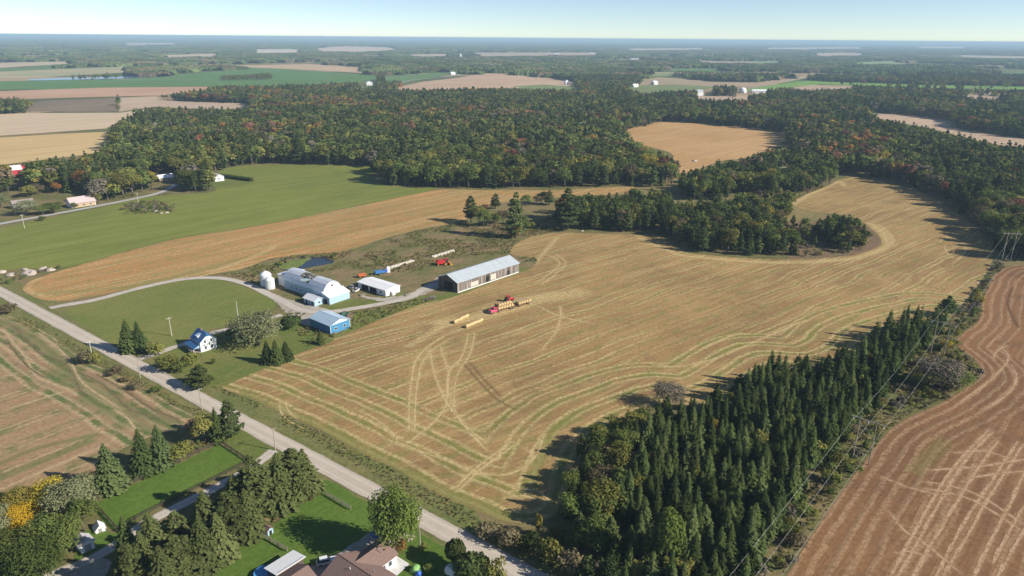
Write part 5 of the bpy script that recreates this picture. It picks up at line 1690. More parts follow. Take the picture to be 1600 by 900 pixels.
window(b, Wd, 5.6, 1.2, 0.9, 1.3, 'x')
pr = MB().slab([(-3.0, -0.3, 2.35), (-3.0, Ln + 0.2, 2.35), (-0.4, Ln + 0.2, 3.45), (-0.4, -0.3, 3.45)], 0.13).obj('porch_roof', M_HBLUE_ROOF, b)
for y in (0.1, 2.8, 5.5, 8.2):
    MB().box(-2.85, -2.7, y - 0.07, y + 0.07, 0, 2.4).obj('porch_post', M_WHITE, b)
MB().box(-2.9, -0.004, -0.2, Ln, 0, 0.35).obj('porch_floor', M_TIMBER, b)
MB().prism([(-2.9, 2.3), (-0.45, 2.3), (-0.45, 3.4)], -0.12, -0.05, 'y').obj('porch_gable', M_PALE_BLUE, b)
MB().box(Wd / 2 - 0.35, Wd / 2 + 0.35, 5.2, 5.9, hw + hr - 0.6, hw + hr + 1.0).obj('chimney', M_BROWN_ROOF, rf)

# ---- white barn with broken roof
b = at('barn', 517, 476, 51.5, 'long white barn with rounded roof broken open to its rafters', 'barn')
BW = 11.0
PROF = [(0, 0), (0, 4.3), (0.75, 6.3), (2.3, 8.0), (4.2, 8.9), (5.5, 9.1), (6.8, 8.9), (8.7, 8.0), (10.25, 6.3), (11.0, 4.3), (11.0, 0)]
y0, y1, h0, h1 = 5.5, 37.0, 16.5, 26.5
MB().prism([(0, -0.3), (BW, -0.3), (BW, 4.3), (0, 4.3)], y0, y1, 'y').obj('wall', M_PALE_BLUE, b)
MB().prism([p for p in PROF if p[1] > 0.1], y0 - 0.05, y0 + 0.15, 'y').obj('end_gable', M_WHITE, b)
MB().prism([p for p in PROF if p[1] > 0.1], y1 - 0.15, y1 + 0.05, 'y').obj('end_gable', M_WHITE, b)
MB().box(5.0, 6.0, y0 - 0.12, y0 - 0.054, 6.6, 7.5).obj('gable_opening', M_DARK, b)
rf = MB()
pts = PROF[1:-1]
for i in range(len(pts) - 1):
    (a0, z0), (a1, z1) = pts[i], pts[i + 1]
    spans = [(y0 - 0.4, h0), (h1, y1 + 0.4)] if i >= 1 and i <= 6 else [(y0 - 0.4, y1 + 0.4)]
    if i in (1,):
        spans = [(y0 - 0.4, h0 + 1.2), (h1 - 2.4, y1 + 0.4)]
    for s0, s1 in spans:
        rf.slab([(a0, s0, z0 + 0.12), (a0, s1, z0 + 0.12), (a1, s1, z1 + 0.12), (a1, s0, z1 + 0.12)], 0.1)
rf.obj('roof', M_BARN_ROOF, b)
MB().box(0.3, 10.7, h0, h1, 4.32, 4.4).obj('loft_floor', M_DARK, b)  # near-black sheet: the gloom below the broken roof is painted into it
for k, y in enumerate(np.linspace(h0 + 0.8, h1 - 0.8, 5)):
    m = MB()
    top = 4 if k in (1, 3) else 8
    for i in range(0, top):
        (a0, z0), (a1, z1) = pts[i], pts[i + 1]
        m.tube((a0, y, z0), (a1, y + rng.uniform(-.2, .2), z1), 0.09, 0.09, 5)
    m.obj('rafter', M_TIMBER, b)
m = MB()
m.tube((1.0, h0, 6.3), (1.0, h1, 6.3), 0.1).tube((3, h0 + 1, 4.4), (7, h1 - 1, 7.4), 0.12).tube((8, h0 + 1, 4.4), (5, h0 + 5, 8.2), 0.12)
m.obj('fallen_beam', M_PALE_POLE, b)
# lean-to on the near end
l = MB().prism([(0.0, -0.3), (5.45, -0.3), (5.45, 5.0), (0.0, 3.5)], -0.6, BW + 0.4, 'x').obj('lean_to', M_PALE_BLUE, b)
MB().slab([(-0.9, -0.4, 3.45), (BW + 0.7, -0.4, 3.45), (BW + 0.7, 5.45, 5.15), (-0.9, 5.45, 5.15)], 0.13).obj('lean_to_roof', M_WHITE_ROOF, l)
door(b, -0.6, 2.6, 0, 1.6, 2.4, '-x', M_DARK, 'doorway')
for y in (9, 12, 15, 19, 23, 27, 31):
    window(b, 0, y, 1.6, 1.0, 0.9, '-x')
# far end annex with flat white roof
l = MB().box(1.0, BW + 1.5, y1 + 0.06, y1 + 6.5, -0.3, 5.6).obj('end_annex', M_WHITE, b)
MB().slab([(0.6, y1 + 0.06, 6.4), (BW + 1.9, y1 + 0.06, 6.4), (BW + 1.9, y1 + 7.0, 5.7), (0.6, y1 + 7.0, 5.7)], 0.14).obj('annex_roof', M_WHITE_ROOF, l)
# milk house wing in front
w_ = at('milk_house', 492, 479, 51.5, 'small white-roofed milk house standing before the broken barn', 'outbuilding')
gable_walls(w_, 5.2, 8.2, 2.7, 1.3, 'y', M_PALE_BLUE)
gable_roof(w_, 5.2, 8.2, 2.7, 1.3, 'y', M_WHITE_ROOF, 0.5)
door(w_, 0, 1.8, 0, 1.1, 2.1, '-x', M_DARK, 'doorway')
door(w_, 0, 6.2, 0, 1.1, 2.1, '-x', M_DARK, 'doorway')
window(w_, 0, 4.0, 1.0, 1.0, 0.9, '-x')
window(w_, 2.6, 0, 1.0, 1.0, 0.9, 'y')
# ---- grain bins
for px, py, r, h, t in ((416.5, 447.5, 2.8, 5.7, 'taller white round grain bin at the left end of the barn'), (422.5, 452.5, 2.3, 4.7, 'shorter white round grain bin nearest the driveway')):
    x, y = P(px, py - 2)
    b = empty('grain_bin', (x, y, 0), 0, t, 'grain bin')
    MB().lathe([(r, -0.2), (r, h * .25), (r * 1.012, h * .25 + .05), (r, h * .25 + .1), (r, h * .5), (r * 1.012, h * .5 + .05), (r, h * .5 + .1), (r, h * .75), (r * 1.012, h * .75 + .05), (r, h * .75 + .1), (r, h)], n=24).obj('bin_wall', M_WHITE, b)
    MB().lathe([(r * 1.04, h - 0.05), (r * 0.85, h + r * 0.28), (r * 0.5, h + r * 0.5), (r * 0.16, h + r * 0.6), (r * 0.16, h + r * 0.7), (0.01, h + r * 0.74)], n=24).obj('bin_roof', M_WHITE_ROOF, b)
    m = MB()
    a = R(-60)
    for s in (-0.2, 0.2):
        m.tube(((r + .12) * math.cos(a) - s * math.sin(a), (r + .12) * math.sin(a) + s * math.cos(a), 0), ((r + .12) * math.cos(a) - s * math.sin(a), (r + .12) * math.sin(a) + s * math.cos(a), h), 0.03, n=5)
    m.obj('ladder', M_STEEL, b)
# ---- long white building
b = at('white_outbuilding', 603, 463.5, 52, 'low white flat-roofed outbuilding with an open bay between barn and long shed', 'outbuilding')
gable_walls(b, 9.4, 20.5, 3.2, 0.7, 'y', M_WHITE)
gable_roof(b, 9.4, 20.5, 3.2, 0.7, 'y', M_WHITE_ROOF, 0.4)
door(b, 0, 9.2, 0, 5.0, 2.6, '-x', M_DARK, 'open_bay')
door(b, 0, 15.2, 0, 5.0, 2.6, '-x', M_DARK, 'open_bay')
window(b, 0, 3.5, 1.2, 1.2, 0.9, '-x')
door(b, 3.0, 0, 0, 1.0, 2.1, 'y', M_GREYDOOR)
MB().box(3.0, 4.8, -1.6, -0.01, 0, 1.7).obj('side_box', M_WHITE, b)

# ---- homestead by the road
W1 = P(529, 867, 5.4)
b = empty('brown_roofed_house', (W1[0], W1[1], 0), R(-37.5), 'L-shaped bungalow with brown shingle roof at the bottom edge', 'house')
hwd, ee, rz = 5.6, 2.7, 5.4
MB().prism([(-hwd + .4, -0.2), (hwd - .4, -0.2), (hwd - .4, ee), (0, rz - .2), (-hwd + .4, ee)], 0.4, 16, 'x').obj('wall', M_WHITE, b)
rf = MB()
for s in (-1, 1):
    rf.slab([(-0.2, s * hwd, ee), (16.4, s * hwd, ee), (16.4, 0, rz), (-0.2, 0, rz)], 0.16)
rf.tube((-0.2, 0, rz + 0.16), (16.4, 0, rz + 0.16), 0.14, n=6)
rf = rf.obj('roof', M_BROWN_ROOF, b)
MB().tube((10.5, 1.6, 4.4), (10.5, 1.6, 6.6), 0.09).obj('vent_pipe', M_STEEL, rf)
MB().tube((5.5, -1.2, 4.6), (5.5, -1.2, 5.7), 0.09).obj('vent_pipe', M_WHITE, rf)
cx, cw, cl_ = 4.6, 3.9, 10.6
wg = MB().prism([(cx - cw + .3, -0.2), (cx + cw - .3, -0.2), (cx + cw - .3, 2.65), (cx, 4.7), (cx - cw + .3, 2.65)], 3.0, cl_, 'y').obj('wing_wall', M_WHITE, b)
r2 = MB()
for s in (-1, 1):
    r2.slab([(cx + s * cw, 1.0, 2.62), (cx + s * cw, cl_ + .4, 2.62), (cx, cl_ + .4, 4.9), (cx, 1.0, 4.9)], 0.15)
r2.tube((cx, 1.0, 5.03), (cx, cl_ + .4, 5.03), 0.12, n=6)
r2.obj('wing_roof', M_BROWN_ROOF, b)
for y in (6.4, 8.4):
    window(b, cx + cw - .3, y, 0.9, 1.0, 1.3, 'x')
MB().box(cx + cw - .25, cx + cw + 1.4, 3.9, 5.4, 0, 1.0).obj('steps', M_TIMBER, b)
ground_patch('patio', [(594, 886), (616, 867), (640, 882), (617, 903)], m_con, 0.16, 3, 0, 3, jitter=0.02)
tag(bpy.data.objects['patio'], kind='structure')
G1 = P(480, 884, 4.4)
b = empty('brown_roofed_garage', (G1[0], G1[1], 0), R(-128), 'brown shingle-roofed garage between house and white-roofed shed', 'garage')
MB().prism([(-4.0, -0.2), (4.0, -0.2), (4.0, 2.6), (0, 4.2), (-4.0, 2.6)], 0.3, 11, 'x').obj('wall', plain('reddish_boards', (0.42, 0.17, 0.09), 0.8, 0.1), b)
rf = MB()
for s in (-1, 1):
    rf.slab([(-0.2, s * 4.5, 2.45), (11.4, s * 4.5, 2.45), (11.4, 0, 4.4), (-0.2, 0, 4.4)], 0.15)
rf.obj('roof', M_BROWN_ROOF, b)
door(b, 11, 0, 0, 3.0, 2.2, 'x', M_WHITE)
S1 = P(432, 901, 3.0)
b = empty('white_roofed_shed', (S1[0], S1[1], 0), R(51), 'shed with a plain white sheet roof left of the brown garage', 'shed')
MB().prism([(0.2, -0.2), (4.4, -0.2), (4.4, 2.7), (0.2, 3.6)], 0.3, 7.4, 'x').obj('wall', M_DARKWOOD, b)
MB().slab([(-0.2, -0.3, 3.55), (7.9, -0.3, 3.55), (7.9, 4.9, 2.7), (-0.2, 4.9, 2.7)], 0.12).obj('roof', M_WHITE_ROOF, b)
door(b, 3.0, 0.2, 0, 1.2, 2.1, 'y', M_GREYDOOR)
x, y = P(414, 900)
b = empty('garden_pool', (x, y, 0), 0, 'round above-ground pool with blue water beside the white-roofed shed', 'pool')
MB().lathe([(2.4, 0), (2.4, 1.1), (2.5, 1.15), (2.3, 1.15), (2.3, 0.9)], n=24).obj('pool_wall', M_BLUEP, b)
MB().lathe([(2.3, 0.95), (0.01, 0.96)], n=24).obj('water', M_POOL, b)
# tarpaulin heap, trailer roof, play hut, dark blue cover
def heap(name, px, py, r, h, mat, label, cat, seed):
    rr = np.random.default_rng(seed)
    x, y = P(px, py)
    bm = bmesh.new()
    bmesh.ops.create_icosphere(bm, subdivisions=3, radius=1)
    ph = rr.uniform(0, 6.28, 6)
    for v in bm.verts:
        p = v.co.copy()
        f = 1 + 0.22 * math.sin(3.1 * p.x + ph[0]) * math.sin(2.7 * p.y + ph[1]) + 0.16 * math.sin(5.3 * p.z + 4 * p.x + ph[2]) + 0.07 * math.sin(11 * p.y + 9 * p.z + ph[3])
        v.co = Vector((p.x * r * f, p.y * r * f * 0.8, max(-0.05, p.z * h * f)))
    me = bpy.data.meshes.new(name)
    bm.to_mesh(me)
    bm.free()
    me.shade_smooth()
    me.materials.append(mat)
    o = bpy.data.objects.new(name, me)
    COL.objects.link(o)
    o.location = (x, y, 0)
    return tag(o, label, cat)


heap('tarpaulin_heap', 650, 892, 1.5, 1.7, M_TARPG, 'pale green tarpaulin thrown over a heap on the lawn', 'tarpaulin', 3)
heap('tarpaulin_heap', 654, 899, 0.9, 1.0, M_TARPB, 'bright blue tarpaulin heap just below the green one', 'tarpaulin', 5)
heap('covered_woodpile', 590, 836, 1.7, 1.2, M_TARPB, 'pile under a dark blue cover in the shade of the big round tree', 'woodpile', 8)
b = at('small_trailer', 706, 905, -36, 'small trailer with pale rounded roof cut by the bottom edge', 'trailer')
MB().prism([(0, 0.5), (2.2, 0.5), (2.2, 1.9), (1.7, 2.3), (0.5, 2.3), (0, 1.9)], -2.2, 2.2, 'x').obj('body', M_CARW, b)
for x in (-0.8, 0.8):
    for y in (0.0, 2.2):
        MB().tube((x, y - 0.1, 0.35), (x, y + 0.1, 0.35), 0.35, n=14).obj('wheel', M_TYRE, b)
b = at('play_hut', 419, 838, 53, 'tiny play hut with red roof at the edge of the homestead lawn', 'hut')
gable_walls(b, 1.6, 1.8, 1.6, 0.6, 'y', M_PALE_BLUE)
gable_roof(b, 1.6, 1.8, 1.6, 0.6, 'y', M_BROWN_ROOF, 0.2, 0.08)
door(b, 0.8, 0, 0, 0.7, 1.3, 'y', M_DARK)
# lower left garden buildings
b = at('garden_shed', 128.5, 866, 51, 'small grey garden shed with pale roof beside the paddock lane', 'shed')
gable_walls(b, 3.0, 3.6, 2.3, 1.0, 'y', M_WHITE)
gable_roof(b, 3.0, 3.6, 2.3, 1.0, 'y', plain('pale_grey_roof', (0.50, 0.48, 0.48), 0.7, 0.08), 0.4, 0.1)
door(b, 1.5, 0, 0, 1.5, 2.0, 'y', M_GREYDOOR)
b = at('white_coop', 157.5, 832, 40, 'little white tent-shaped coop at the corner of the paddock', 'coop')
MB().prism([(-1.1, 0), (1.1, 0), (1.1, 0.8), (0, 2.0), (-1.1, 0.8)], 0, 2.6, 'y').obj('wall', M_WHITE, b)
rf = MB()
for s in (-1, 1):
    rf.slab([(s * 1.35, -0.15, 0.62), (s * 1.35, 2.75, 0.62), (0, 2.75, 2.08), (0, -0.15, 2.08)], 0.06)
rf.obj('roof', M_WHITE_ROOF, b)
door(b, 0, 0, 0, 0.8, 1.2, 'y', M_GREYDOOR)

# ---- village on the side road
b = at('pink_roofed_house', 112, 325.5, 48, 'cottage with pinkish metal roof and tan front wall on the side road', 'house')
gable_walls(b, 16.5, 10.5, 3.4, 3.4, 'x', M_WHITE)
MB().box(1.0, 16.2, -0.1, -0.004, -0.2, 2.9).obj('front_wall', M_TAN_WALL, b)
gable_roof(b, 16.5, 10.5, 3.4, 3.4, 'x', M_PINK_ROOF, 0.6)
for x in (4, 8.5, 13):
    window(b, x, -0.1, 1.0, 1.3, 1.2, 'y')
window(b, 0, 5.2, 3.4, 1.2, 1.2, '-x')
b = at('red_barn', 18, 275, 48, 'red barn with white roof behind the village trees on the left', 'barn')
gable_walls(b, 20, 9, 5.2, 3.0, 'x', M_RED_WALL)
gable_roof(b, 9.0, 9, 5.2, 3.0, 'x', M_WHITE_ROOF, 0.5)
b2 = MB().slab([(9.6, -0.5, 4.95), (20.5, -0.5, 4.95), (20.5, 4.5, 8.2), (9.6, 4.5, 8.2)], 0.14).slab([(9.6, 9.5, 4.95), (20.5, 9.5, 4.95), (20.5, 4.5, 8.2), (9.6, 4.5, 8.2)], 0.14).obj('red_roof', M_RED_WALL, b)
door(b, 7, 0, 0, 3.5, 3.6, 'y', M_DARK)
b = at('white_shed', 336, 284, 40, 'white shed with white roof at the head of the dark hedge by the hay field', 'shed')
gable_walls(b, 8, 9, 4.0, 1.6, 'y', M_WHITE)
gable_roof(b, 8, 9, 4.0, 1.6, 'y', M_WHITE_ROOF, 0.4)
window(b, 4, 0, 1.4, 1.2, 1.0, 'y')
b = at('cream_house', 250, 285, 45, 'cream house half hidden by trees at the end of the side road', 'house')
gable_walls(b, 12, 9, 3.4, 2.2, 'x', M_TAN_WALL)
gable_roof(b, 12, 9, 3.4, 2.2, 'x', M_WHITE, 0.5)
for x in (3, 8):
    window(b, x, 0, 1.0, 1.2, 1.2, 'y')
b = at('grey_roofed_house', 22, 327, 45, 'grey-brown roofed house between the silvery trees on the left', 'house')
gable_walls(b, 13, 9, 3.2, 2.2, 'x', M_WHITE)
gable_roof(b, 13, 9, 3.2, 2.2, 'x', plain('taupe_roof', (0.30, 0.26, 0.24), 0.8, 0.1), 0.5)
window(b, 4, 0, 1.0, 1.2, 1.2, 'y')
window(b, 9, 0, 1.0, 1.2, 1.2, 'y')
# clipped hedge
h0_, h1_ = P(344, 277), P(394, 283.5)
hd = np.array(h1_) - np.array(h0_)
hl = np.linalg.norm(hd)
C = np.column_stack([rng.uniform(0, hl, 2600), rng.uniform(-1.7, 1.7, 2600), rng.uniform(0.1, 3.4, 2600)])
me = build_tree('cedar_hedge', quads_mesh('', C, rng.normal(size=C.shape) + np.array([0, 0, .6]), rng.uniform(0.3, 0.55, 2600)))
me.materials.clear()
me.materials.append(LEAF['cedar'])
o = bpy.data.objects.new('cedar_hedge', me)
COL.objects.link(o)
o.location = (h0_[0], h0_[1], 0)
o.rotation_euler = (0, 0, math.atan2(hd[1], hd[0]))
tag(o, 'long clipped dark hedge running from the white shed into the hay field', 'hedge')

# ---- far farms
def far_house(px, py, L, W, hw, hr, deg, wall, roof, name, label, cat, axis='x'):
    b = at(name, px, py, deg, label, cat)
    gable_walls(b, L, W, hw, hr, axis, wall)
    gable_roof(b, L, W, hw, hr, axis, roof, 0.5, 0.25)
    for k in range(max(1, int(L / 6))):
        window(b, L * (k + 0.5) / max(1, int(L / 6)), 0, 1.2, 1.6, 1.6, 'y')
    return b


far_house(573, 133.5, 16, 16, 7, 4, 20, M_WHITE, M_WHITE_ROOF, 'white_farm_building', 'white farm building between two trees on the far green field', 'farm building', 'y')
far_house(1090, 150, 14, 12, 9, 4, 15, M_WHITE, M_SHED_ROOF, 'white_farmhouse', 'tall white farmhouse among the trees right of centre far away', 'house')
far_house(1176, 145.5, 34, 14, 5, 3, 2, M_WHITE, M_WHITE_ROOF, 'long_white_barn', 'long white barn at the edge of the bright far green field', 'barn')
far_house(1022, 132.5, 14, 14, 6, 4, 30, M_WHITE, M_WHITE_ROOF, 'white_farm_building', 'white farm building left of the tree-ringed farmhouse far away', 'farm building')
far_house(990, 136.5, 16, 10, 5, 3, 30, M_WHITE, M_WHITE_ROOF, 'white_farm_building', 'pair-like low white building near the far grass clearing', 'farm building')
far_house(884, 132, 9, 8, 9, 3, 30, M_WHITE, M_WHITE_ROOF, 'white_farm_building', 'small white tower-like building at the left of the far tree belt', 'farm building', 'y')
far_house(440, 85.5, 60, 22, 6, 3, 5, M_WHITE, M_WHITE_ROOF, 'long_white_barn', 'long white barn in the distant woods left of centre', 'barn')
far_house(724, 93, 40, 18, 6, 4, 5, M_WHITE, M_WHITE_ROOF, 'long_white_barn', 'white barn beside the distant white silo', 'barn')
far_house(866, 85, 45, 20, 7, 4, 5, M_WHITE, M_SHED_ROOF, 'long_white_barn', 'white barn on the distant tan clearing', 'barn')
far_house(922, 84, 30, 18, 7, 4, 5, M_WHITE, M_SHED_ROOF, 'long_white_barn', 'white barn at the right end of the distant clearing', 'barn')
far_house(705, 117, 16, 12, 6, 3, 30, M_WHITE, M_WHITE_ROOF, 'white_farm_building', 'white house by the far farm lane', 'house')
far_house(985, 94.5, 50, 22, 8, 4, 5, M_WHITE, M_SHED_ROOF, 'long_white_barn', 'pale roofed barn in the distant woods right of centre', 'barn')
for px, py, r, h, t in ((719.5, 93, 6, 26, 'tall white silo standing beside the distant white barn'),):
    x, y = P(px, py)
    b = empty('silo', (x, y, 0), 0, t, 'silo')
    MB().lathe([(r, 0), (r, h)], n=20).obj('silo_wall', M_WHITE, b)
    MB().lathe([(r * 1.02, h), (r * .8, h + 3), (r * .4, h + 5), (0.01, h + 5.6)], n=20).obj('silo_roof', M_WHITE_ROOF, b)
x, y = P(1160, 145)
b = empty('storage_dome', (x, y, 0), 0, 'white rounded storage dome beside the reddish trees far away', 'dome')
MB().lathe([(9, 0), (9, 4), (8.2, 8), (6, 10.8), (3, 12.4), (0.01, 13)], n=24).obj('dome_shell', M_WHITE_ROOF, b)
door(b, 0, -9.0, 0, 3, 4, 'y', M_GREYDOOR)

# ------------------------------------------------------------------ bales, truck and machines
def bale_mesh():
    m = MB()
    prof = [(0.01, -0.68), (0.56, -0.68), (0.71, -0.58), (0.75, -0.3), (0.74, 0), (0.75, 0.3), (0.71, 0.58), (0.56, 0.68), (0.01, 0.68)]
    rr = np.random.default_rng(4)
    n = 20
    for r, z in prof:
        for i in range(n):
            t = 2 * math.pi * i / n
            q = r * (1 + rr.normal(0, 0.015)) * (0.97 if abs(math.sin(t) + 1) < 0.1 else 1)
            m.v.append((z, q * math.cos(t), q * math.sin(t)))
    for k in range(len(prof) - 1):
        m.f += [(k * n + i, k * n + (i + 1) % n, (k + 1) * n + (i + 1) % n, (k + 1) * n + i) for i in range(n)]
    me = m.mesh('round_bale', True)
    me.materials.append(M_HAYB)
    return me


BALE = bale_mesh()


def bale(x, y, z, rz, label, group):
    o = bpy.data.objects.new('round_bale', BALE)
    COL.objects.link(o)
    o.location = (x, y, z)
    o.rotation_euler = (rng.uniform(0, 6.28), 0, rz)
    return tag(o, label, 'bale', group)


ORD = ['first', 'second', 'third', 'fourth', 'fifth', 'sixth', 'seventh', 'eighth', 'ninth', 'tenth', 'eleventh']
for k, (p0, p1, n, t) in enumerate((((710.5, 505.5), (730, 495.5), 8, 'upper'), ((729, 512.3), (752.5, 502.3), 9, 'lower'))):
    a, c = P(*p0), P(*p1)
    ang = math.atan2(*(c - a)[::-1])
    for i in range(n):
        p = a + (c - a) * i / (n - 1)
        q = rng.normal(0, 0.08)
        bale(p[0] + q, p[1] - q, 0.79, ang + rng.normal(0, 0.03), 'straw bale on the stubble, %s from the left in the %s row' % (ORD[i], t), 'round bales lying in two rows on the stubble')


def wheel(root, x, y, r, w, rim=M_STEEL, name='wheel'):
    o = MB().tube((x, y - w / 2, r), (x, y + w / 2, r), r, n=18).obj(name, M_TYRE, root)
    m = MB().tube((x, y - w / 2 - 0.02, r), (x, y + w / 2 + 0.02, r), r * 0.55, n=14).obj('rim', rim, o)
    return o


t0 = P(765.5, 490.5)
TD = R(38)
b = empty('flatbed_truck', (t0[0], t0[1], 0.04), TD, 'pinkish-red flatbed truck loaded with round bales on the stubble field', 'truck')
cab = MB()
cab.prism([(-1.15, 0.7), (1.15, 0.7), (1.15, 1.7), (1.05, 1.85), (-1.05, 1.85), (-1.15, 1.7)], 0.0, 1.7, 'x')
cab.prism([(-1.2, 0.7), (1.2, 0.7), (1.2, 1.9), (1.0, 2.75), (-1.0, 2.75), (-1.2, 1.9)], 1.7, 3.4, 'x')
cab.obj('cab', M_PINKRED, b)
MB().slab([(1.66, -0.95, 1.95), (1.66, 0.95, 1.95), (1.69, 0.85, 2.6), (1.69, -0.85, 2.6)], 0.03).obj('windscreen', M_GLASS, b)
for s in (-1, 1):
    MB().slab([(2.0, s * 1.2, 1.9), (3.1, s * 1.2, 1.9), (3.1, s * 1.06, 2.55), (2.0, s * 1.06, 2.55)], 0.02).obj('side_window', M_GLASS, b)
    MB().tube((-0.05, s * 0.85, 1.2), (0.0, s * 0.85, 1.2), 0.16, n=12).obj('headlight', M_INS, b)
    for x in (0.9, 4.6, 11.6, 12.9):
        wheel(b, x, s * 1.0, 0.5, 0.34)
MB().box(-0.18, 0.02, -1.2, 1.2, 0.5, 0.85).obj('bumper', M_STEEL, b)
MB().box(-0.02, -0.004, -0.7, 0.7, 0.95, 1.55).obj('grille', M_STEEL, b)
MB().box(3.6, 14.4, -1.3, 1.3, 1.05, 1.25).box(3.2, 14.2, -0.4, 0.4, 0.75, 1.04).obj('flatbed', M_RUST, b)
MB().box(3.6, 3.75, -1.3, 1.3, 1.26, 4.0).obj('headboard', M_RUST, b)
ct, st = math.cos(TD), math.sin(TD)
def local(x, y):
    return t0[0] + x * ct - y * st, t0[1] + x * st + y * ct
for i in range(6):
    for s, sd in ((-0.74, 'near'), (0.74, 'far')):
        x, y = local(4.62 + 1.52 * i, s)
        bale(x, y, 1.25 + 0.76, TD + R(90), 'bale on the truck bed, %s from the cab, lower layer on the %s side' % (ORD[i], sd), 'bales loaded on the truck')
    if i < 5:
        x, y = local(5.38 + 1.52 * i, 0)
        bale(x, y, 1.25 + 0.76 + 1.3, TD + R(90), 'bale on the truck, %s from the cab in the top layer' % ORD[i], 'bales loaded on the truck')
b = empty('bale_wagon', (*local(15.6, 0), 0.04), TD, 'flat wagon with one layer of bales behind the truck', 'wagon')
MB().box(0, 8.0, -1.25, 1.25, 0.9, 1.08).tube((-1.2, 0, 0.8), (0.1, 0, 0.95), 0.07).obj('deck', M_RUST, b)
for x in (1.2, 6.6):
    for s in (-1, 1):
        wheel(b, x, s * 0.95, 0.42, 0.28)
for i in range(5):
    for s, sd in ((-0.74, 'near'), (0.74, 'far')):
        x, y = local(15.6 + 0.95 + 1.53 * i, s)
        bale(x, y, 1.08 + 0.8, TD + R(90), 'bale on the flat wagon, %s from the truck on the %s side' % (ORD[i], sd), 'bales loaded on the wagon')


def tractor(px, py, deg, paint, label):
    b = at('tractor', px, py, deg, label, 'tractor')
    MB().prism([(-0.45, 0.75), (0.45, 0.75), (0.45, 1.5), (0.35, 1.7), (-0.35, 1.7), (-0.45, 1.5)], 0.9, 3.1, 'x').obj('bonnet', paint, b)
    MB().box(-0.9, 1.0, -0.4, 0.4, 0.6, 1.25).obj('chassis', M_STEEL, b)
    c = MB().prism([(-0.75, 1.2), (0.75, 1.2), (0.68, 2.7), (-0.68, 2.7)], -0.8, 0.85, 'x').obj('cab', M_GLASS, b)
    MB().box(-0.95, 1.0, -0.8, 0.8, 2.7, 2.85).obj('cab_roof', paint, b)
    for s in (-1, 1):
        wheel(b, -0.35, s * 0.95, 0.85, 0.5, paint, 'rear_wheel')
        wheel(b, 2.5, s * 0.8, 0.5, 0.32, paint, 'front_wheel')
        MB().prism([(-0.6, 1.5), (0.5, 1.5), (0.3, 1.85), (-0.4, 1.85)], s * 0.95 - 0.3, s * 0.95 + 0.3, 'y').obj('mudguard', paint, b)
        MB().tube((0.9, s * 0.6, 1.3), (3.7, s * 0.6, 0.7), 0.09).obj('loader_arm', paint, b)
    MB().tube((2.2, 0.3, 1.6), (2.2, 0.3, 2.5), 0.05).obj('exhaust', M_STEEL, b)
    MB().tube((3.7, -0.5, 0.6), (4.9, -0.5, 0.55), 0.05).tube((3.7, 0.5, 0.6), (4.9, 0.5, 0.55), 0.05).box(3.6, 3.8, -0.7, 0.7, 0.4, 1.2).obj('bale_fork', M_STEEL, b)
    return b


tractor(793, 471, 35, M_RED, 'red loader tractor with dark cab behind the loaded bale truck')
# red combine with yellow header near the long shed
b = at('combine_harvester', 683, 415, 20, 'red combine with yellow front end parked in rough grass behind the long shed', 'combine')
MB().prism([(0, 1.1), (4.4, 1.1), (4.9, 2.2), (4.3, 3.1), (0.6, 3.1), (-0.4, 2.2)], -1.2, 1.2, 'y').obj('body', M_RED, b)
MB().prism([(4.3, 1.6), (5.9, 1.6), (6.1, 2.6), (5.8, 3.4), (4.5, 3.4)], -1.0, 1.0, 'y').obj('cab', M_GLASS, b)
MB().box(4.4, 6.1, -1.1, 1.1, 3.4, 3.55).obj('cab_roof', M_RED, b)
MB().prism([(5.9, 1.0), (7.0, 0.4), (7.2, 0.8), (6.2, 1.8)], -0.6, 0.6, 'y').obj('feeder', M_RED, b)
MB().prism([(7.0, 0.2), (8.4, 0.2), (8.2, 0.5), (7.4, 1.3), (7.0, 1.3)], -2.4, 2.4, 'y').obj('header', M_YEL, b)
for s in (-1, 1):
    wheel(b, 4.6, s * 1.4, 0.95, 0.6, M_YEL, 'front_wheel')
    wheel(b, 0.4, s * 1.1, 0.55, 0.4, M_YEL, 'rear_wheel')
MB().tube((1.0, 1.25, 2.6), (-2.0, 1.6, 3.0), 0.16).obj('unloading_pipe', M_RED, b)
# blue spreader and white tank behind the outbuilding
b = at('spreader_wagon', 586, 430, 30, 'blue spreader wagon behind the low white outbuilding', 'wagon')
MB().prism([(-1.1, 0.9), (1.1, 0.9), (1.4, 2.2), (-1.4, 2.2)], 0, 4.6, 'x').obj('box', M_BLUEP, b)
MB().prism([(-0.7, 0.9), (0.7, 0.9), (0.7, 1.9), (-0.7, 1.9)], 4.7, 6.8, 'x').obj('beater', M_TARPB, b)
MB().tube((0, 0, 0.8), (-2, 0, 0.7), 0.08).obj('drawbar', M_STEEL, b)
for s in (-1, 1):
    wheel(b, 2.4, s * 1.3, 0.6, 0.4)
b = at('white_tank', 606, 425, 30, 'upright white tank at the left end of the feed bunk', 'tank')
MB().lathe([(0.01, 0), (1.2, 0), (1.25, 0.3), (1.25, 2.2), (1.0, 2.8), (0.35, 3.1), (0.35, 3.25), (0.01, 3.25)], n=20).obj('shell', M_CARW, b, True)
MB().lathe([(1.4, 0), (1.4, 0.12), (0.01, 0.125)], n=20).obj('footing', m_con, b)
b = at('orange_wagon', 560, 434, 25, 'orange farm wagon behind the upper corner of the white outbuilding', 'wagon')
MB().prism([(-1.0, 0.8), (1.0, 0.8), (1.25, 1.9), (-1.25, 1.9)], 0, 4.0, 'x').obj('box', M_ORANGE, b)
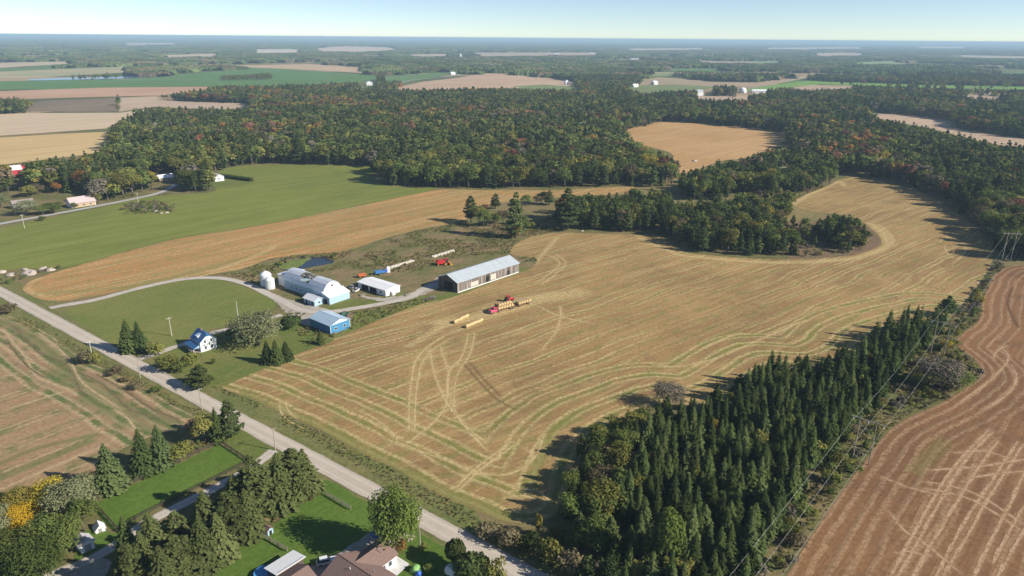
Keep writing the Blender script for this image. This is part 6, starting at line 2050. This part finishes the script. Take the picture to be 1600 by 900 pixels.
MB().tube((0, 0, 0.7), (-1.8, 0, 0.6), 0.07).obj('drawbar', M_STEEL, b)
for x in (0.8, 3.2):
    for s in (-1, 1):
        wheel(b, x, s * 0.95, 0.42, 0.3)
b = at('hay_rake', 532, 497, 55, 'dark green implement with raised arms parked beside the blue shed', 'implement')
MB().box(0, 4.2, -0.9, 0.9, 0.8, 1.7).prism([(-0.9, 1.7), (0.9, 1.7), (0.5, 2.4), (-0.5, 2.4)], 0.4, 2.6, 'x').obj('body', M_GREENP, b)
MB().tube((0.3, -0.8, 1.5), (-2.4, -1.2, 2.9), 0.1).tube((0.3, 0.8, 1.5), (-2.4, 1.6, 2.6), 0.1).obj('arm', M_GREENP, b)
MB().tube((4.2, 0, 1.0), (6.4, 0, 0.6), 0.09).obj('drawbar', M_STEEL, b)
for x in (1.0, 3.2):
    for s in (-1, 1):
        wheel(b, x, s * 1.1, 0.55, 0.35)


def car(px, py, deg, paint, label, cat='car', pickup=False, name='parked_car'):
    b = at(name, px, py, deg, label, cat)
    body = [(-2.3, 0.35), (2.3, 0.35), (2.35, 0.75), (2.1, 0.95), (1.0, 1.02), (-2.2, 1.05), (-2.35, 0.8)]
    MB().prism(body, -0.9, 0.9, 'y').obj('body', paint, b)
    cabp = [(-0.6, 1.03), (1.0, 1.02), (0.55, 1.65), (-0.5, 1.68)] if pickup else [(-2.1, 1.05), (1.0, 1.02), (0.35, 1.6), (-1.5, 1.62)]
    MB().prism(cabp, -0.78, 0.78, 'y').obj('cabin_glass', M_GLASS, b)
    MB().box(cabp[3][0], cabp[2][0], -0.76, 0.76, 1.62, 1.7).obj('roof', paint, b)
    if pickup:
        MB().box(-2.1, -0.75, -0.7, 0.7, 1.051, 1.07).obj('load_bed', M_DARK, b)
    for x in (-1.45, 1.45):
        for s in (-1, 1):
            wheel(b, x, s * 0.84, 0.34, 0.22)
    for s in (-1, 1):
        MB().box(2.25, 2.36, s * 0.62 - 0.18, s * 0.62 + 0.18, 0.66, 0.82).obj('headlight', M_INS, b)
    return b


car(510, 880, 20, M_CARW, 'silver-white car parked in the shade at the corner of the brown-roofed house')
car(557, 455, 70, M_CARW, 'white pickup parked at the left end of the white outbuilding', 'pickup truck', True, 'pickup_truck')
car(551, 450, 75, M_STEEL, 'grey van-like vehicle in the shade beside the white pickup', 'car')
b = at('flat_wagon', 664, 470, 35, 'empty dark flat wagon on the grass near the long shed', 'wagon')
MB().box(0, 5.5, -1.1, 1.1, 0.7, 0.85).obj('deck', M_DARKWOOD, b)
MB().tube((0, 0, 0.6), (-1.8, 0, 0.5), 0.07).obj('drawbar', M_STEEL, b)
for x in (0.9, 4.6):
    for s in (-1, 1):
        wheel(b, x, s * 0.85, 0.38, 0.25)
for px, py, dg, t in ((676, 465, 20, 'heap of grey planks right of the low white outbuilding, near the long shed'), (636, 462, 35, 'flat pallet stack at the right corner of the white outbuilding'), (566, 462, 30, 'pallet stack before the shaded wall of the white outbuilding')):
    b = at('pallet_stack', px, py, dg, t, 'pallets')
    for k in range(3):
        MB().box(-1.2 + 0.1 * k, 1.2 + 0.1 * k, -0.9, 0.9, 0.02 + 0.2 * k, 0.17 + 0.2 * k).obj('pallet', M_TIMBER, b)
# feed bunks with posts
for (p0, p1, t) in (((608, 420), (646, 408), 'broken pale concrete feed bunk behind the white outbuilding, nearest the white tank'), ((676, 402.5), (709, 392.5), 'pale concrete feed bunk beyond the red combine')):
    a, c = P(*p0), P(*p1)
    d = c - a
    L_ = np.linalg.norm(d)
    b = empty('feed_bunk', (a[0], a[1], 0), math.atan2(d[1], d[0]), t, 'feed bunk')
    MB().prism([(-0.8, -0.1), (0.8, -0.1), (0.8, 0.9), (0.6, 0.9), (0.45, 0.3), (-0.45, 0.3), (-0.6, 0.9), (-0.8, 0.9)], 0, L_, 'x').obj('trough', M_PALE_POLE, b)
    for x in np.arange(0.5, L_, 2.6):
        MB().box(x - 0.1, x + 0.1, -1.05, -0.82, 0, 1.9 + rng.uniform(-.3, .3)).obj('post', M_PALE_POLE, b)

# ------------------------------------------------------------------ fences, poles, wires
def rail_fence(name, lines, label, mat, gap=3.6, h=1.35, rails=(0.45, 0.85, 1.25)):
    p = P(*lines[0][0])
    root = empty(name, (p[0], p[1], 0), 0, label, 'fence')
    for line in lines:
        w = PP(line) - p
        for a, c in zip(w[:-1], w[1:]):
            d = c - a
            L_ = np.linalg.norm(d)
            n = max(1, round(L_ / gap))
            u = d / L_
            v = np.array([-u[1], u[0]]) * 0.05
            for i in range(n + 1):
                q = a + d * i / n
                MB().box(q[0] - .09, q[0] + .09, q[1] - .09, q[1] + .09, -0.1, h + .1).obj('post', mat, root)
                if i < n:
                    q2 = a + d * (i + 1) / n
                    for z in rails:
                        MB().add([(*(q - v), z - .07), (*(q2 - v), z - .07), (*(q2 + v), z - .07), (*(q + v), z - .07), (*(q - v), z + .07), (*(q2 - v), z + .07), (*(q2 + v), z + .07), (*(q + v), z + .07)],
                                 [(0, 3, 2, 1), (4, 5, 6, 7), (0, 1, 5, 4), (1, 2, 6, 5), (2, 3, 7, 6), (3, 0, 4, 7)]).obj('rail', mat, root)
    return root


M_FENCE = plain('dark_fence_wood', (0.075, 0.06, 0.045), 0.9, 0.25, 2.0)
rail_fence('paddock_fence', [[(145, 786), (344, 692.5), (390, 723), (211, 813), (187, 832), (145, 786)]], 'dark post and rail fence round the bright green paddock', M_FENCE)
rail_fence('lawn_fence', [[(509, 774), (548, 797)]], 'short wooden rail fence on the lawn by the big round tree', M_TIMBER)
rail_fence('garden_fence', [[(410, 839), (449, 862)]], 'wooden rail fence running from the play hut towards the white-roofed shed', M_TIMBER)
rail_fence('farm_gate', [[(249, 306), (266, 305)]], 'dark low gate fence at the hay field end of the side road', M_FENCE, 4.0, 1.8, (0.6, 1.2, 1.8))


def pole(px, py, h, deg, mat, label, arm=True):
    x, y = P(px, py)
    b = empty('utility_pole', (x, y, 0), R(deg), label, 'utility pole')
    MB().tube((0, 0, -0.3), (0, 0, h), 0.17, 0.11, 10).obj('pole', mat, b)
    if arm:
        MB().box(-1.1, 1.1, -0.06, 0.06, h - 0.7, h - 0.56).obj('crossarm', mat, b)
        for s in (-0.95, 0.0, 0.95):
            MB().lathe([(0.05, h - 0.56), (0.08, h - 0.45), (0.03, h - 0.38), (0.01, h - 0.36)], s, 0, 8).obj('insulator', M_INS, b)
    return b


pole(146, 566, 9.3, 53, M_PALE_POLE, 'pale utility pole beside the road opposite the dark spruce pair')
pole(219.5, 591, 8.5, 53, M_POLE, 'utility pole on the field side of the road near the house driveway')
pole(316, 641, 8.5, 53, M_POLE, 'thin utility pole at the road near the stubble corner')
pole(19, 487, 8.5, 53, M_POLE, 'utility pole farthest up the gravel road on the left')
pole(430.5, 704, 8.0, 53, M_POLE, 'utility pole where the paddock lane meets the gravel road')
pole(657, 862, 8.5, 53, M_POLE, 'utility pole on the frontage beside the big round tree')
pole(268.5, 525.5, 8.8, 50, M_PALE_POLE, 'lone pale utility pole in the pasture, nearer the white house')
pole(372.5, 499, 8.8, 50, M_PALE_POLE, 'pale utility pole in the pasture left of the silvery tree', False)
pole(38.5, 357, 9.5, 48, M_PALE_POLE, 'pale pole at the hay field edge opposite the silvery trees')
pole(217, 321, 9.5, 48, M_PALE_POLE, 'pale pole standing at the brushy rock pile in the hay field')

LINE = [(-28.0, 29.0), (105.8, 183.3), (172.6, 260.6), (288.0, 393.0), (233.0, 610.0), (92.0, 945.0), (-20.0, 1200.0)]
LH = 15.0
arms = []
for i, (x, y) in enumerate(LINE):
    a = np.array(LINE[max(0, i - 1)])
    c = np.array(LINE[min(len(LINE) - 1, i + 1)])
    d = (c - a) / np.linalg.norm(c - a)
    n = np.array([d[1], -d[0]])
    hh = LH if i not in (3, 4, 5) else 17.0
    arms.append([(x + n[0] * s, y + n[1] * s, hh - 2.0) for s in (-4.2, 0.0, 4.2)])
    if i in (0, 6):
        continue
    t = {1: 'wooden H-frame power line structure nearest the camera beside the plantation', 2: 'wooden H-frame power line structure at the far end of the spruce rows', 3: 'tall pale H-frame power line structure where hedgerow meets the forest',
         4: 'H-frame power line structure inside the tree island', 5: 'H-frame power line structure far off in the big forest'}[i]
    b = empty('power_line_frame', (x, y, 0), math.atan2(n[1], n[0]), t, 'power line structure')
    for s in (-2.3, 2.3):
        MB().tube((s, 0, -0.3), (s, 0, hh), 0.16, 0.11, 10).obj('pole', M_POLE if i < 3 else M_PALE_POLE, b)
    MB().box(-5.0, 5.0, -0.1, 0.1, hh - 1.0, hh - 0.78).obj('crossarm', M_POLE if i < 3 else M_PALE_POLE, b)
    if i == 1:
        MB().tube((-2.3, 0.2, hh - 6), (2.3, 0.2, hh - 2), 0.07).tube((-2.3, -0.2, hh - 2), (2.3, -0.2, hh - 6), 0.06).obj('brace', M_POLE, b)
    for s in (-4.2, 0, 4.2):
        MB().lathe([(0.05, hh - 1.0), (0.14, hh - 1.2), (0.08, hh - 1.35), (0.14, hh - 1.5), (0.08, hh - 1.65), (0.14, hh - 1.8), (0.04, hh - 2.0)], s, 0, 8).obj('insulator', M_INS, b)
for k, t in enumerate(('left wire of the power line seen along the plantation', 'middle wire of the power line seen along the plantation', 'right wire of the power line seen along the plantation')):
    m = MB()
    for i in range(len(LINE) - 1):
        a, c = np.array(arms[i][k]), np.array(arms[i + 1][k])
        prev = a
        ns = 14
        for j in range(1, ns + 1):
            f = j / ns
            q = a + (c - a) * f - np.array([0, 0, 4 * 2.2 * f * (1 - f)])
            m.tube(prev, q, 0.02, n=5, caps=False)
            prev = q
    tag(m.obj('power_wire', M_WIRE), t, 'wire', 'wires of the power line')

# ------------------------------------------------------------------ stones
def boulder(px, py, r, label, seed):
    rr = np.random.default_rng(seed)
    x, y = P(px, py)
    bm = bmesh.new()
    bmesh.ops.create_icosphere(bm, subdivisions=2, radius=1)
    ph = rr.uniform(0, 6.28, 4)
    for v in bm.verts:
        p = v.co
        f = 1 + 0.2 * math.sin(2.2 * p.x + ph[0]) + 0.15 * math.sin(3 * p.y + 2 * p.z + ph[1]) + rr.normal(0, 0.04)
        v.co = Vector((p.x * r * 1.25 * f, p.y * r * f, max(-0.1, p.z * r * 0.6 * f)))
    me = bpy.data.meshes.new('boulder')
    bm.to_mesh(me)
    bm.free()
    me.materials.append(M_ROCK)
    o = bpy.data.objects.new('boulder', me)
    COL.objects.link(o)
    o.location = (x, y, 0)
    o.rotation_euler = (0, 0, rr.uniform(0, 6))
    return tag(o, label, 'boulder', None)


for i, (px, py, r, t) in enumerate(((47, 427.5, 3.4, 'largest pale boulder of the stone heaps at the hay field corner'), (15, 430, 2.0, 'rounded boulder left of the largest one at the hay field corner'), (80, 422, 2.0, 'boulder at the right end of the stone heaps by the tan strip'),
                                    (68, 419.5, 1.7, 'dark boulder behind the right end of the stone heaps'), (1, 426, 1.9, 'boulder cut by the left picture edge at the hay field corner'), (38, 421, 1.6, 'small boulder behind the largest one'),
                                    (262, 332, 1.5, 'pale stone at the right end of the brushy rock pile'), (243, 330, 1.4, 'pale stone in the middle of the brushy rock pile'), (252, 333, 1.0, 'small pale stone at the front of the brushy rock pile'),
                                    (228, 328, 1.2, 'stone at the left end of the brushy rock pile'), (910, 361, 1.0, 'white stone at the edge of the stubble below the tree island'), (1084, 252, 2.4, 'pale stone on the brown patch of the back field'))):
    boulder(px, py, r, t, 200 + i)

# ------------------------------------------------------------------ rough grass and weeds
VERGE_L = [(-40, 446), (0, 474), (60, 505), (130, 545), (220, 592), (310, 640), (350, 664), (330, 662), (250, 622), (160, 576), (80, 530), (0, 488), (-40, 470)]
VERGE_R = [(330, 604), (400, 640), (520, 705), (620, 760), (720, 815), (850, 885), (870, 885), (740, 800), (620, 737), (500, 674), (400, 628), (345, 606)]
weeds('weeds', [SCRUB], 1.9, 0.3, 1.05, [MAIN_SEEN, [(408, 470), (418, 432), (560, 420), (640, 430), (720, 400), (850, 395), (820, 425), (720, 462), (600, 475), (520, 490)], [(430, 425), (436, 408), (480, 400), (525, 405), (520, 418), (470, 424)]], 81)
weeds('roadside_weeds', [VERGE_L, VERGE_R, [(786, 842), (880, 850), (900, 905), (850, 905)]], 1.1, 0.2, 0.55, [], 82, 0.7)
weeds('corridor_weeds', [COR], 1.6, 0.3, 0.95, [RIGHT, MAIN_SEEN], 83, 0.75)
weeds('island_weeds', [I5, I4, [(1236, 318), (1300, 288), (1240, 300), (1140, 312), (1130, 335), (1230, 345)], [(790, 352), (868, 340), (870, 362), (800, 372), (760, 360)]], 2.6, 0.5, 1.4, [MAIN_SEEN], 84, 0.7)
weeds('paddock_weeds', [[(143, 783), (340, 690), (330, 682), (250, 715), (150, 765)], [(505, 770), (470, 792), (400, 838), (310, 903), (300, 895), (400, 820), (480, 768)]], 1.3, 0.4, 1.0, [], 85, 0.8)

# ------------------------------------------------------------------ the air
m_h, nt = new_mat('haze_air')
v = nd(nt, 'ShaderNodeVolumePrincipled', {'Color': (0.56, 0.80, 0.98, 1), 'Density': 0.0001, 'Anisotropy': 0.0})
o = nd(nt, 'ShaderNodeOutputMaterial')
nt.links.new(v.outputs[0], o.inputs['Volume'])
hz = MB().box(-35000, 35000, -1800, 41000, -1.0, CAM_H + 4).obj('haze', m_h)
hz['kind'] = 'stuff'
